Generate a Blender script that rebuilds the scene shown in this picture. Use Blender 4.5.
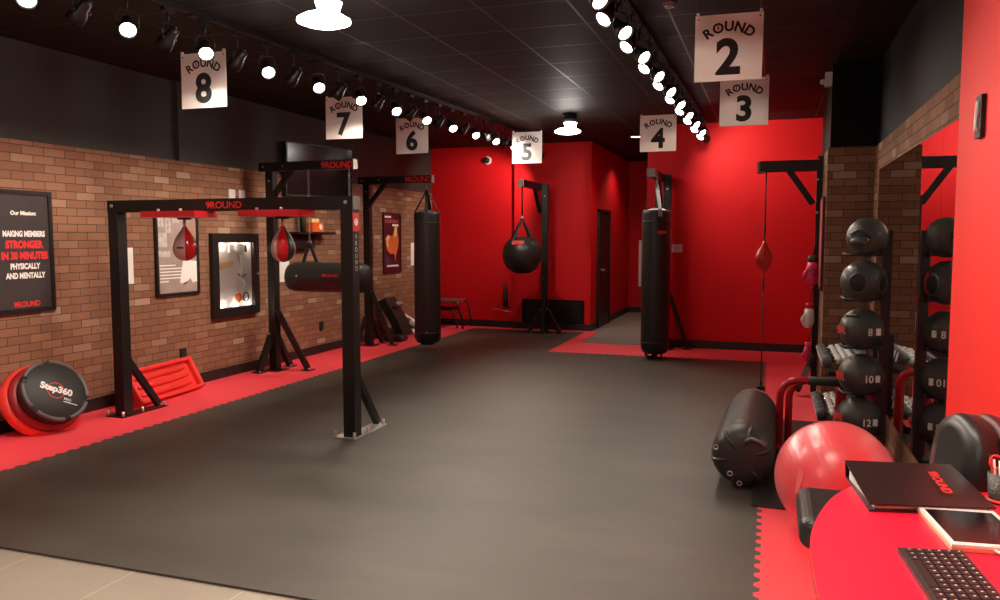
import bpy, bmesh, math, random
from mathutils import Vector, Matrix
random.seed(7)
PI = math.pi
scene = bpy.context.scene
col = scene.collection
for o in list(bpy.data.objects): bpy.data.objects.remove(o)

# ---------------------------------------------------------------- camera, world, exposure
cam_d = bpy.data.cameras.new('camera'); cam_o = bpy.data.objects.new('camera', cam_d); col.objects.link(cam_o)
cam_d.sensor_width = 36; cam_d.lens = 36*790/1000; cam_d.clip_start = .05
pit, yaw = 0.07832, 0.32952
cam_o.location = (0, 0, 1.55); cam_o.rotation_euler = (PI/2-pit, 0, yaw)
scene.camera = cam_o
w = bpy.data.worlds.new('world'); scene.world = w; w.use_nodes = True
w.node_tree.nodes['Background'].inputs[0].default_value = (.9, .8, .75, 1)
w.node_tree.nodes['Background'].inputs[1].default_value = .012
vs = scene.view_settings
vs.view_transform = 'Standard'; vs.look = 'None'; vs.gamma = 1; vs.use_curve_mapping = False; vs.exposure = 0.0
LEFT_W, WALL_W, RIGHT_W, BAY_W, FRONT_W = 100, 190, 96, 30, 100
WARM = (1, .87, .71)

def lamp(name, loc, aim, watts, angle=75, blend=.7, radius=.045, color=WARM, kind='SPOT'):
    l = bpy.data.lights.new(name, kind); l.energy = watts; l.color = color; l.shadow_soft_size = radius
    if kind == 'SPOT': l.spot_size = math.radians(angle); l.spot_blend = blend
    o = bpy.data.objects.new(name, l); col.objects.link(o); o.location = loc
    o.rotation_euler = Vector(aim).to_track_quat('-Z', 'Y').to_euler()
    return o

# ---------------------------------------------------------------- materials
MAT = {}
def mat(name, color, rough=.6, metal=0, emit=None, estr=0, bump=0, bscale=60, var=0, vscale=4, spec=.5, coat=0, trans=0, alpha=1, sheen=0):
    if name in MAT: return MAT[name]
    m = bpy.data.materials.new(name); m.use_nodes = True; nt = m.node_tree; N = nt.nodes; K = nt.links
    b = N['Principled BSDF']
    b.inputs['Base Color'].default_value = (*color, 1); b.inputs['Roughness'].default_value = rough
    b.inputs['Metallic'].default_value = metal; b.inputs['Specular IOR Level'].default_value = spec
    b.inputs['Coat Weight'].default_value = coat; b.inputs['Transmission Weight'].default_value = trans
    b.inputs['Alpha'].default_value = alpha
    tc = N.new('ShaderNodeTexCoord')
    if emit: b.inputs['Emission Color'].default_value = (*emit, 1); b.inputs['Emission Strength'].default_value = estr
    if var:
        n = N.new('ShaderNodeTexNoise'); n.inputs['Scale'].default_value = vscale; n.inputs['Detail'].default_value = 6
        K.new(tc.outputs['Object'], n.inputs['Vector'])
        mx = N.new('ShaderNodeMix'); mx.data_type = 'RGBA'
        mx.inputs[6].default_value = (*[c*(1-var) for c in color], 1); mx.inputs[7].default_value = (*[min(1, c*(1+var)) for c in color], 1)
        K.new(n.outputs[0], mx.inputs[0]); K.new(mx.outputs[2], b.inputs['Base Color'])
    if bump:
        n = N.new('ShaderNodeTexNoise'); n.inputs['Scale'].default_value = bscale; n.inputs['Detail'].default_value = 3
        K.new(tc.outputs['Object'], n.inputs['Vector'])
        bp = N.new('ShaderNodeBump'); bp.inputs['Strength'].default_value = bump; bp.inputs['Distance'].default_value = .01
        K.new(n.outputs[0], bp.inputs['Height']); K.new(bp.outputs[0], b.inputs['Normal'])
    MAT[name] = m
    return m

def brick_mat(name, axis):
    m = bpy.data.materials.new(name); m.use_nodes = True; nt = m.node_tree; N = nt.nodes; K = nt.links
    b = N['Principled BSDF']; b.inputs['Roughness'].default_value = .8; b.inputs['Specular IOR Level'].default_value = .25
    g = N.new('ShaderNodeNewGeometry'); s = N.new('ShaderNodeSeparateXYZ'); c = N.new('ShaderNodeCombineXYZ')
    K.new(g.outputs['Position'], s.inputs[0]); K.new(s.outputs['Y' if axis == 'x' else 'X'], c.inputs[0]); K.new(s.outputs['Z'], c.inputs[1])
    t = N.new('ShaderNodeTexBrick'); t.inputs['Scale'].default_value = 1
    t.inputs['Brick Width'].default_value = .205; t.inputs['Row Height'].default_value = .0695
    t.inputs['Mortar Size'].default_value = .0035; t.inputs['Mortar Smooth'].default_value = .25
    t.inputs['Color1'].default_value = (0, 0, 0, 1); t.inputs['Color2'].default_value = (1, 1, 1, 1); t.inputs['Mortar'].default_value = (.5, .5, .5, 1)
    K.new(c.outputs[0], t.inputs['Vector'])
    r = N.new('ShaderNodeValToRGB'); r.color_ramp.interpolation = 'CONSTANT'; e = r.color_ramp.elements
    e[0].color = (.27, .125, .072, 1); e[1].position = .3; e[1].color = (.31, .148, .086, 1)
    for p, cc in ((.55, (.34, .165, .098, 1)), (.72, (.285, .135, .08, 1)), (.90, (.39, .215, .14, 1)), (.96, (.47, .30, .21, 1))):
        x = e.new(p); x.color = cc
    K.new(t.outputs['Color'], r.inputs[0])
    n = N.new('ShaderNodeTexNoise'); n.inputs['Scale'].default_value = 45; n.inputs['Detail'].default_value = 5; K.new(g.outputs['Position'], n.inputs['Vector'])
    mu = N.new('ShaderNodeMix'); mu.data_type = 'RGBA'; mu.blend_type = 'MULTIPLY'; mu.inputs[0].default_value = .5
    K.new(r.outputs[0], mu.inputs[6]); K.new(n.outputs[1], mu.inputs[7])
    hs = N.new('ShaderNodeMix'); hs.data_type = 'RGBA'; hs.inputs[0].default_value = .35
    K.new(r.outputs[0], hs.inputs[6]); K.new(mu.outputs[2], hs.inputs[7])
    mo = N.new('ShaderNodeMix'); mo.data_type = 'RGBA'; K.new(t.outputs['Fac'], mo.inputs[0]); K.new(hs.outputs[2], mo.inputs[6]); mo.inputs[7].default_value = (.07, .045, .035, 1)
    K.new(mo.outputs[2], b.inputs['Base Color'])
    ma = N.new('ShaderNodeMath'); ma.operation = 'MULTIPLY_ADD'; ma.inputs[1].default_value = -1.0; K.new(t.outputs['Fac'], ma.inputs[0])
    m2 = N.new('ShaderNodeMath'); m2.operation = 'MULTIPLY'; m2.inputs[1].default_value = .5; K.new(n.outputs[0], m2.inputs[0]); K.new(m2.outputs[0], ma.inputs[2])
    bp = N.new('ShaderNodeBump'); bp.inputs['Strength'].default_value = .6; bp.inputs['Distance'].default_value = .006
    K.new(ma.outputs[0], bp.inputs['Height']); K.new(bp.outputs[0], b.inputs['Normal'])
    return m

def grid_mat(name, base, line, sx, sy, mortar, rough, offx=0, offy=0, bump=.5, stagger=0, vary=.0, spec=.5, inv=False):
    m = bpy.data.materials.new(name); m.use_nodes = True; nt = m.node_tree; N = nt.nodes; K = nt.links
    b = N['Principled BSDF']; b.inputs['Roughness'].default_value = rough; b.inputs['Specular IOR Level'].default_value = spec
    g = N.new('ShaderNodeNewGeometry'); mp = N.new('ShaderNodeMapping'); mp.inputs['Location'].default_value = (offx, offy, 0)
    K.new(g.outputs['Position'], mp.inputs['Vector'])
    t = N.new('ShaderNodeTexBrick'); t.offset = stagger; t.inputs['Scale'].default_value = 1
    t.inputs['Brick Width'].default_value = sx; t.inputs['Row Height'].default_value = sy
    t.inputs['Mortar Size'].default_value = mortar; t.inputs['Mortar Smooth'].default_value = .1
    t.inputs['Color1'].default_value = (*[c*(1-vary) for c in base], 1); t.inputs['Color2'].default_value = (*[c*(1+vary) for c in base], 1); t.inputs['Mortar'].default_value = (*line, 1)
    K.new(mp.outputs[0], t.inputs['Vector'])
    n = N.new('ShaderNodeTexNoise'); n.inputs['Scale'].default_value = 3; n.inputs['Detail'].default_value = 8; K.new(g.outputs['Position'], n.inputs['Vector'])
    mr = N.new('ShaderNodeMapRange'); mr.inputs[3].default_value = .8; mr.inputs[4].default_value = 1.15; K.new(n.outputs[0], mr.inputs[0])
    mu = N.new('ShaderNodeMix'); mu.data_type = 'RGBA'; mu.blend_type = 'MULTIPLY'; mu.inputs[0].default_value = 1
    K.new(t.outputs['Color'], mu.inputs[6]); K.new(mr.outputs[0], mu.inputs[7]); K.new(mu.outputs[2], b.inputs['Base Color'])
    bp = N.new('ShaderNodeBump'); bp.invert = not inv; bp.inputs['Strength'].default_value = bump; bp.inputs['Distance'].default_value = .004
    K.new(t.outputs['Fac'], bp.inputs['Height']); K.new(bp.outputs[0], b.inputs['Normal'])
    return m

def rubber_mat(name, c1, c2, rough):
    m = bpy.data.materials.new(name); m.use_nodes = True; nt = m.node_tree; N = nt.nodes; K = nt.links
    b = N['Principled BSDF']; b.inputs['Specular IOR Level'].default_value = .45
    g = N.new('ShaderNodeNewGeometry')
    n = N.new('ShaderNodeTexNoise'); n.inputs['Scale'].default_value = 1.1; n.inputs['Detail'].default_value = 7; n.inputs['Roughness'].default_value = .6
    mp = N.new('ShaderNodeMapping'); mp.inputs['Scale'].default_value = (.7, 1.6, 1); K.new(g.outputs['Position'], mp.inputs[0]); K.new(mp.outputs[0], n.inputs['Vector'])
    r = N.new('ShaderNodeValToRGB'); r.color_ramp.elements[0].position = .3; r.color_ramp.elements[1].position = .72
    r.color_ramp.elements[0].color = (*c1, 1); r.color_ramp.elements[1].color = (*c2, 1)
    K.new(n.outputs[0], r.inputs[0]); K.new(r.outputs[0], b.inputs['Base Color'])
    mr = N.new('ShaderNodeMapRange'); mr.inputs[3].default_value = rough-.06; mr.inputs[4].default_value = rough+.08; K.new(n.outputs[0], mr.inputs[0]); K.new(mr.outputs[0], b.inputs['Roughness'])
    n2 = N.new('ShaderNodeTexNoise'); n2.inputs['Scale'].default_value = 160; K.new(g.outputs['Position'], n2.inputs['Vector'])
    bp = N.new('ShaderNodeBump'); bp.inputs['Strength'].default_value = .12; bp.inputs['Distance'].default_value = .004; K.new(n2.outputs[0], bp.inputs['Height']); K.new(bp.outputs[0], b.inputs['Normal'])
    return m

BRICKX, BRICKY = brick_mat('brick_running_y', 'x'), brick_mat('brick_running_x', 'y')
CEIL = grid_mat('ceiling_tile', (.019, .016, .014), (.038, .032, .028), .61, .61, .008, .62, .1, .28, .8, 0, .12, .15, True)
for n_ in [CEIL.node_tree]:
    t_ = [q for q in n_.nodes if q.type == 'TEX_BRICK'][0]; b_ = n_.nodes['Principled BSDF']; r_ = n_.nodes.new('ShaderNodeMapRange'); r_.inputs[3].default_value = .62; r_.inputs[4].default_value = .42
    n_.links.new(t_.outputs['Fac'], r_.inputs[0]); n_.links.new(r_.outputs[0], b_.inputs['Roughness']); m_ = n_.nodes.new('ShaderNodeMath'); m_.operation = 'MULTIPLY'; m_.inputs[1].default_value = .15; n_.links.new(t_.outputs['Fac'], m_.inputs[0]); n_.links.new(m_.outputs[0], b_.inputs['Metallic'])
TILE = grid_mat('porcelain_tile', (.42, .37, .30), (.62, .57, .48), .61, 1.22, .003, .38, .33, .82, .3, 0, .05)
RUBBER = rubber_mat('black_rubber', (.046, .0385, .031), (.098, .083, .067), .50)
REDMAT = rubber_mat('red_foam', (.90, .055, .075), (.98, .075, .10), .55)
M_blackpaint = mat('black_paint', (.040, .040, .034), .55, var=.2, vscale=2)
M_soffit = mat('soffit_paint', (.006, .005, .005), .65, spec=.15)
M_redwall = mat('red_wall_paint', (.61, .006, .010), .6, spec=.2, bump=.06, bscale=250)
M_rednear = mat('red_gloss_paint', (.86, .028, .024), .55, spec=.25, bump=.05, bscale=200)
M_base = mat('black_baseboard', (.015, .013, .012), .45)
M_steel = mat('black_powder_coat', (.007, .0065, .006), .42, bump=.03, bscale=300)
M_cap = mat('plastic_end_cap', (.20, .19, .17), .5)
M_bolt = mat('zinc_bolt', (.75, .73, .70), .3, .9)
M_plate = mat('galvanised_plate', (.55, .52, .50), .45, .6)
M_vinyl = mat('black_vinyl', (.020, .019, .018), .40, bump=.25, bscale=40)
M_vinyl2 = mat('worn_black_vinyl', (.030, .028, .025), .42, bump=.5, bscale=22)
M_grey = mat('grey_vinyl', (.20, .19, .18), .45, bump=.4, bscale=30)
M_strap = mat('black_webbing', (.025, .023, .022), .7)
M_chain = mat('chain_metal', (.45, .43, .40), .35, .9)
M_redboard = mat('red_laminate', (.62, .02, .035), .35)
M_redgloss = mat('red_leather', (.62, .015, .015), .25, coat=.4)
M_greyleather = mat('grey_leather', (.55, .42, .37), .4)
M_blackleather = mat('black_leather', (.02, .018, .018), .35)
M_white = mat('white_paper', (.85, .82, .78), .6)
M_sign = mat('sign_board', (.94, .91, .88), .55)
def translucent(m):
    nt = m.node_tree; N = nt.nodes; K = nt.links; b = N['Principled BSDF']; t = N.new('ShaderNodeBsdfTranslucent'); t.inputs[0].default_value = (.98, .94, .90, 1)
    x = N.new('ShaderNodeMixShader'); x.inputs[0].default_value = .55; K.new(b.outputs[0], x.inputs[1]); K.new(t.outputs[0], x.inputs[2]); K.new(x.outputs[0], N['Material Output'].inputs[0])
translucent(M_sign)
M_ink = mat('black_ink', (.012, .012, .012), .6)
M_redink = mat('red_ink', (.75, .03, .03), .5)
M_greyink = mat('grey_ink', (.62, .58, .54), .6)
M_frame = mat('black_frame', (.014, .012, .011), .35)
M_poster = mat('dark_print', (.045, .035, .035), .45, var=.35, vscale=3)
M_sepia = mat('brown_print', (.38, .28, .25), .5, var=.45, vscale=5)
M_maroon = mat('maroon_print', (.075, .008, .012), .45, var=.5, vscale=4)
M_orange = mat('orange_print', (.75, .15, .04), .5, var=.5, vscale=14)
M_yellow = mat('yellow_print', (.9, .55, .22), .5, var=.3, vscale=18)
M_purple = mat('purple_print', (.08, .03, .08), .5)
M_skin = mat('flesh_print', (.42, .25, .19), .5, var=.25, vscale=9)
M_glass = mat('case_glass', (1, 1, 1), .02, trans=1, spec=.5)
M_screen = mat('dark_screen', (.006, .007, .008), .16, spec=.3)
M_mirror = mat('mirror_silver', (.80, .76, .74), .01, 1)
M_redplastic = mat('red_plastic', (.88, .05, .04), .3, coat=.2)
M_darkred = mat('dark_red_plastic', (.32, .012, .018), .35)
M_stepblack = mat('step_black', (.024, .023, .021), .5, bump=.25, bscale=160)
M_greyrim = mat('grey_rim', (.11, .105, .10), .4)
M_ball = mat('ball_red_pvc', (.92, .085, .11), .42, spec=.8, coat=1)
M_ball.node_tree.nodes['Principled BSDF'].inputs['Coat Roughness'].default_value = .27
M_pinkmark = mat('ball_print', (.85, .20, .20), .5)
M_medball = mat('medicine_ball_rubber', (.055, .050, .045), .38, bump=.12, bscale=150)
M_medred = mat('medicine_ball_red', (.65, .02, .03), .4)
M_hole = mat('black_recess', (.006, .006, .006), .6)
M_iron = mat('grey_iron', (.11, .105, .10), .5, bump=.3, bscale=90)
M_chrome = mat('chrome', (.8, .78, .76), .18, 1)
M_redtube = mat('red_powder_coat', (.50, .012, .015), .3, coat=.3)
M_foam = mat('foam_grip', (.028, .027, .026), .75)
M_desk = mat('red_desk_laminate', (.80, .010, .045), .4)
M_deskedge = mat('red_desk_edge', (.80, .03, .03), .35)
M_binder = mat('black_binder', (.022, .012, .012), .3)
M_tablet = mat('white_bezel', (.85, .82, .80), .3)
M_gold = mat('gold_case', (.72, .52, .33), .35, .3)
M_key = mat('key_plastic', (.022, .015, .015), .45)
M_kbody = mat('keyboard_body', (.05, .028, .028), .4)
M_pink = mat('pink_leather', (.85, .03, .16), .4)
M_mesh = mat('dark_metal_cup', (.09, .085, .08), .4, .7, bump=.6, bscale=120)
M_chairred = mat('maroon_shell', (.09, .010, .014), .4)
M_orangebox = mat('orange_plastic', (.85, .12, .02), .4)
M_whiteplastic = mat('white_plastic', (.80, .76, .72), .4)
M_lit = mat('lit_lens', (1, 1, 1), .5, emit=(1, .90, .80), estr=22)
M_litbay = mat('lit_lamp_glass', (1, 1, 1), .5, emit=(1, .93, .86), estr=14)
M_concrete = mat('hall_concrete', (.27, .235, .20), .5, var=.15, vscale=5)
M_door = mat('dark_door', (.008, .007, .007), .4)

# ---------------------------------------------------------------- mesh builder
def basis(d):
    d = Vector(d).normalized(); a = Vector((0, 0, 1)) if abs(d.z) < .9 else Vector((1, 0, 0))
    u = d.cross(a).normalized(); return u, d.cross(u).normalized(), d
_glyph = {}
def glyph_mesh(s, bold, font_w=1.0):
    k = (s, bold)
    if k not in _glyph:
        c = bpy.data.curves.new('t', 'FONT'); c.body = s; c.size = 1; c.offset = bold; c.extrude = 0; c.resolution_u = 4
        o = bpy.data.objects.new('t', c); col.objects.link(o); dg = bpy.context.evaluated_depsgraph_get(); dg.update()
        me = bpy.data.meshes.new_from_object(o.evaluated_get(dg)); bpy.data.objects.remove(o)
        vs_ = [v.co.copy() for v in me.vertices]; fs = [tuple(p.vertices) for p in me.polygons]
        x0 = min(v.x for v in vs_); x1 = max(v.x for v in vs_); y0 = min(v.y for v in vs_); y1 = max(v.y for v in vs_)
        _glyph[k] = (vs_, fs, x0, x1, y0, y1)
    return _glyph[k]
class MB:
    def __init__(s): s.v = []; s.f = []; s.mi = []; s.sm = []; s.i = 0; s.X = Matrix()
    def add(s, vs_, fs, smooth=False):
        n = len(s.v); s.v += [s.X @ Vector(p) for p in vs_]
        for f in fs: s.f.append([n+i for i in f]); s.mi.append(s.i); s.sm.append(smooth)
        return s
    def box(s, c, size, ax=None, bev=0):
        u, v, w_ = ax if ax else (Vector((1, 0, 0)), Vector((0, 1, 0)), Vector((0, 0, 1)))
        c = Vector(c); a, b, d = [x/2 for x in size]
        if bev:
            pts = []
            e = bev
            bm = bmesh.new(); bmesh.ops.create_cube(bm, size=1)
            for p in bm.verts: p.co = Vector((p.co.x*2*a, p.co.y*2*b, p.co.z*2*d))
            bmesh.ops.bevel(bm, geom=bm.edges[:], offset=e, segments=(5 if e > .02 else 2), affect='EDGES', profile=.5)
            bm.verts.index_update()
            s.add([c+u*p.co.x+v*p.co.y+w_*p.co.z for p in bm.verts], [[q.index for q in f.verts] for f in bm.faces]); bm.free(); return s
        P = [c+u*(i*a)+v*(j*b)+w_*(k*d) for k in (-1, 1) for j in (-1, 1) for i in (-1, 1)]
        return s.add(P, [(0, 2, 3, 1), (4, 5, 7, 6), (0, 1, 5, 4), (2, 6, 7, 3), (0, 4, 6, 2), (1, 3, 7, 5)])
    def b2(s, lo, hi, bev=0): return s.box([(x+y)/2 for x, y in zip(lo, hi)], [y-x for x, y in zip(lo, hi)], bev=bev)
    def bar(s, p, q, w_, h, up=(0, 0, 1), bev=0):
        p, q = Vector(p), Vector(q); d = (q-p).normalized(); a = Vector(up)
        if abs(d.dot(a)) > .95: a = Vector((0, 1, 0))
        u = d.cross(a).normalized(); v = u.cross(d).normalized()
        return s.box((p+q)/2, (w_, (q-p).length, h), (u, d, v), bev)
    def lathe(s, prof, o=(0, 0, 0), ax=(0, 0, 1), n=28, mats=None, u=None):
        uu, vv, d = basis(ax); o = Vector(o)
        if u: uu = Vector(u).normalized(); vv = Vector(ax).normalized().cross(uu)
        V = [o+d*z+(uu*math.cos(2*PI*i/n)+vv*math.sin(2*PI*i/n))*r for r, z in prof for i in range(n)]
        base = len(s.v); i0 = s.i
        for j in range(len(prof)-1):
            for i in range(n):
                pass
        F = []; idx = []
        for j in range(len(prof)-1):
            for i in range(n):
                F.append((j*n+i, j*n+(i+1) % n, (j+1)*n+(i+1) % n, (j+1)*n+i)); idx.append(mats(i/n, j) if mats else s.i)
        nb = len(s.f); s.add(V, F, True)
        for k, m_ in enumerate(idx): s.mi[nb+k] = m_
        if prof[0][0] > 1e-4: s.add(V[:n], [tuple(range(n))[::-1]])
        if prof[-1][0] > 1e-4: s.add(V[-n:], [tuple(range(n))])
        return s
    def cyl(s, p, q, r, r2=None, n=16):
        p, q = Vector(p), Vector(q); return s.lathe([(r, 0), (r if r2 is None else r2, (q-p).length)], p, q-p, n)
    def tube(s, pts, r, n=10, closed=False):
        pts = [Vector(p) for p in pts]; V = []; F = []; m = len(pts); pu = None
        for k, p in enumerate(pts):
            a = pts[(k-1) % m] if (closed or k) else p; b = pts[(k+1) % m] if (closed or k < m-1) else p
            d = (b-a).normalized()
            if pu is None: pu = basis(d)[0]
            pu = (pu-d*pu.dot(d)).normalized(); v = d.cross(pu); rr = r[k] if isinstance(r, (list, tuple)) else r
            V += [p+(pu*math.cos(2*PI*i/n)+v*math.sin(2*PI*i/n))*rr for i in range(n)]
        for k in range(m if closed else m-1):
            for i in range(n): F.append((k*n+i, k*n+(i+1) % n, ((k+1) % m)*n+(i+1) % n, ((k+1) % m)*n+i))
        s.add(V, F, True)
        if not closed: s.add(V[:n], [tuple(range(n))[::-1]]); s.add(V[-n:], [tuple(range(n))])
        return s
    def prism(s, outline, o, u, v, t, back=0):
        o, u, v = Vector(o), Vector(u), Vector(v); w_ = u.cross(v).normalized(); n = len(outline)
        P = [o+u*x+v*y+w_*back for x, y in outline]+[o+u*x+v*y+w_*t for x, y in outline]
        return s.add(P, [tuple(range(n))[::-1], tuple(range(n, 2*n))]+[(i, (i+1) % n, n+(i+1) % n, n+i) for i in range(n)])
    def text(s, t, o, u, v, h, bold=.015, wide=1.0, t_=.001, align='c', maxw=None):
        vs_, fs, x0, x1, y0, y1 = glyph_mesh(t, bold); k = h/.73 if not (set(t) <= set('acemnorsuvwxz')) else h/.73
        o, u, v = Vector(o), Vector(u).normalized(), Vector(v).normalized(); w_ = u.cross(v)
        kx = k*wide
        if maxw and (x1-x0)*kx > maxw: kx = maxw/(x1-x0)
        cx = (x0+x1)/2 if align == 'c' else (x0 if align == 'l' else x1)
        return s.add([o+u*(p.x-cx)*kx+v*(p.y-.36)*k+w_*t_ for p in vs_], fs)
    def ell(s, c, r, n=24, m_=14):
        c = Vector(c); P = []
        for j in range(m_+1):
            a = PI*j/m_
            P += [c+Vector((r[0]*math.sin(a)*math.cos(2*PI*i/n), r[1]*math.sin(a)*math.sin(2*PI*i/n), r[2]*math.cos(a))) for i in range(n)]
        return s.add(P, [(j*n+i, (j+1)*n+i, (j+1)*n+(i+1) % n, j*n+(i+1) % n) for j in range(m_) for i in range(n)], True)
    def build(s, name, m, parent=None, sub=0, bev=0):
        me = bpy.data.meshes.new(name)
        off = Vector((0, 0, 0)); p = parent
        while p: off += p.location; p = p.parent
        me.from_pydata([tuple(v-off) for v in s.v], [], s.f)
        for x in (m if isinstance(m, (list, tuple)) else [m]): me.materials.append(x)
        me.polygons.foreach_set('material_index', s.mi); me.polygons.foreach_set('use_smooth', s.sm)
        bm = bmesh.new(); bm.from_mesh(me); bmesh.ops.remove_doubles(bm, verts=bm.verts, dist=1e-5); bmesh.ops.recalc_face_normals(bm, faces=bm.faces); bm.to_mesh(me); bm.free()
        me.update()
        o = bpy.data.objects.new(name, me); col.objects.link(o); o.parent = parent
        return o
def tag(o, label=None, cat=None, group=None, kind=None):
    if label: o['label'] = label
    if cat: o['category'] = cat
    if group: o['group'] = group
    if kind: o['kind'] = kind
    return o
def thing(name, loc, label, cat, group=None):
    o = bpy.data.objects.new(name, None); col.objects.link(o); o.location = loc; o.empty_display_size = .1
    return tag(o, label, cat, group)
def struct(name, mb, m): return tag(mb.build(name, m), kind='structure')
def dup(root, loc=None, label=None, group=None, rz=None):
    def rec(o, par):
        c = o.copy(); col.objects.link(c); c.parent = par
        for ch in list(o.children): rec(ch, c)
        return c
    r = rec(root, None)
    if loc is not None: r.location = loc
    if label: r['label'] = label
    if group: r['group'] = group
    if rz is not None: r.rotation_euler = (0, 0, rz)
    return r

# ---------------------------------------------------------------- setting
XL, XR, H = -5.7, .86, 3.12
Y0 = -2.6
struct('floor', MB().b2((XL-.2, Y0-.1, -.12), (1.4, 16.8, 0)), TILE)
struct('ceiling', MB().b2((XL-.2, Y0-.1, H), (1.4, 16.8, H+.1)), CEIL)
struct('wall_left', MB().b2((XL-.2, Y0, 0), (XL-.02, 13.15, H)), M_blackpaint)
struct('trim_1', MB().b2((XL-.02, Y0, 0), (XL, 12.95, 2.33)), BRICKX)
struct('wall_front', MB().b2((XL, Y0-.1, 0), (1.4, Y0, H)), M_soffit)
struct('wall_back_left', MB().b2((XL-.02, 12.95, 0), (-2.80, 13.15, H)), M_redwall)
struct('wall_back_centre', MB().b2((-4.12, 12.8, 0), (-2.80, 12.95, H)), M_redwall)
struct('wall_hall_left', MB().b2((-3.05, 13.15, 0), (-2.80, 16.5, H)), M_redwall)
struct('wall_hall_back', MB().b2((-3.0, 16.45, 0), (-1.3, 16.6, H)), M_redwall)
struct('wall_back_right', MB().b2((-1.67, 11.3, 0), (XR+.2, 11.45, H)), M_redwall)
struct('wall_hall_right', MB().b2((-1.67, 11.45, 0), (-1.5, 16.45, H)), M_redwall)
struct('wall_right', MB().b2((XR+.02, 4.1, 0), (XR+.2, 11.3, H)), mat('dark_wall_paint', (.009, .008, .007), .6, spec=.2))
struct('trim_2', MB().b2((XR, 4.1, 0), (XR+.02, 7.84, 2.36)), BRICKX)
struct('trim_6', MB().b2((XR, 9.2, 0), (XR+.02, 11.3, H)), M_redwall)
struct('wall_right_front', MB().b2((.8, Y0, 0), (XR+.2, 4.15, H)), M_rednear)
c = MB().b2((.49, 7.86, 0), (XR+.02, 9.16, H))
struct('wall_column', c, M_soffit)
struct('trim_3', MB().b2((.47, 7.84, 0), (XR, 7.86, 2.37)), BRICKY)
struct('trim_4', MB().b2((.47, 7.86, 0), (.49, 9.16, 2.37)), BRICKX)
struct('trim_5', MB().b2((-2.80, 11.42, 0), (-1.67, 16.45, .006)), M_concrete)
struct('baseboard_left', MB().b2((XL, Y0, 0), (XL+.015, 12.95, .12)), M_base)
struct('baseboard_back_left', MB().b2((XL, 12.935, 0), (-4.12, 12.95, .12)), M_base)
struct('baseboard_back_centre', MB().b2((-4.135, 12.785, 0), (-2.785, 12.8, .12)), M_base)
struct('baseboard_hall_left', MB().b2((-2.80, 12.8, 0), (-2.785, 13.27, .12)).b2((-2.80, 14.25, 0), (-2.785, 16.45, .12)), M_base)
struct('baseboard_hall_back', MB().b2((-2.80, 16.435, 0), (-1.67, 16.45, .12)), M_base)
struct('baseboard_back_right', MB().b2((-1.67, 11.285, 0), (XR, 11.3, .12)), M_base)
struct('baseboard_hall_right', MB().b2((-1.685, 11.285, 0), (-1.67, 16.45, .12)), M_base)
d = struct('door_1', MB().b2((-2.80, 13.32, 0), (-2.765, 14.20, 1.99)), M_door)
MB().b2((-2.80, 13.27, 0), (-2.75, 13.32, 2.04)).b2((-2.80, 14.20, 0), (-2.75, 14.25, 2.04)).b2((-2.80, 13.27, 1.99), (-2.75, 14.25, 2.04)).build('door_frame', M_frame, d)
MB().cyl((-2.77, 13.45, 1.0), (-2.70, 13.45, 1.0), .02).bar((-2.705, 13.44, 1.0), (-2.705, 13.57, 1.0), .015, .02).build('door_handle', M_bolt, d)

# interlocking foam and rubber mats with toothed edges
def teeth(p, q, pitch=.105, depth=.013, side=1):
    p, q = Vector(p), Vector(q); L = (q-p).length; n = int(L/pitch); d = (q-p)/n; nn = Vector((-d.y, d.x))/d.length*side
    out = []
    for i in range(n):
        a = p+d*i
        out += [a+d*.08-nn*depth, a+d*.42-nn*depth, a+d*.58+nn*depth, a+d*.92+nn*depth]
    return out
XM, XN, YM, YF = -4.78, -.022, 10.3, 2.83
L1 = teeth((XM, YF+.05), (XM, 12.55)); R1 = teeth((XN, YM-.02), (XN, YF+.05)); B1 = teeth((-2.84, YM), (XN-.03, YM)); C1 = teeth((-2.84, 12.55), (-2.84, YM+.05))
def flat(name, pts, z, m, label, cat):
    bm = bmesh.new(); n = len(pts)
    vs_ = [bm.verts.new((p[0], p[1], .001)) for p in pts]; f = bm.faces.new(vs_)
    r = bmesh.ops.extrude_face_region(bm, geom=[f]); 
    for v in r['geom']:
        if isinstance(v, bmesh.types.BMVert): v.co.z = z
    bmesh.ops.recalc_face_normals(bm, faces=bm.faces)
    bmesh.ops.triangulate(bm, faces=[f for f in bm.faces if len(f.verts) > 4])
    me = bpy.data.meshes.new(name); bm.to_mesh(me); bm.free(); me.materials.append(m)
    o = bpy.data.objects.new(name, me); col.objects.link(o)
    return tag(o, label, cat)
flat('rubber_floor_mat', [(XM, YF)]+L1+[(XM, 12.6), (-2.84, 12.6)]+C1+[(-2.84, YM)]+B1+[(XN, YM)]+R1+[(XN, YF)], .012, RUBBER, 'large black rubber mat covering the middle of the gym floor', 'floor mat')
flat('foam_floor_mat', [(XL+.02, YF), (XL+.02, 12.92), (-2.84, 12.78), (-2.84, 12.6), (XM, 12.6)]+L1[::-1]+[(XM, YF)], .012, REDMAT, 'red foam mat strip running along the long brick wall', 'floor mat')
flat('foam_floor_mat', [(-2.84, YM)]+C1[::-1]+[(-2.84, 12.6), (-2.84, 12.78), (-2.66, 12.78), (-2.62, 11.3), (-1.67, 11.27), (XR-.01, 11.27), (XR-.01, 9.2), (.45, 9.2), (.45, 7.81), (XR-.01, 7.8), (XR-.01, 4.2), (.78, 4.1), (.78, Y0+.1), (XN, Y0+.1), (XN, YF)]+R1[::-1]+[(XN, YM)]+B1[::-1], .012, REDMAT, 'red foam mat strip along the far red wall and down the mirror side', 'floor mat')
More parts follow.
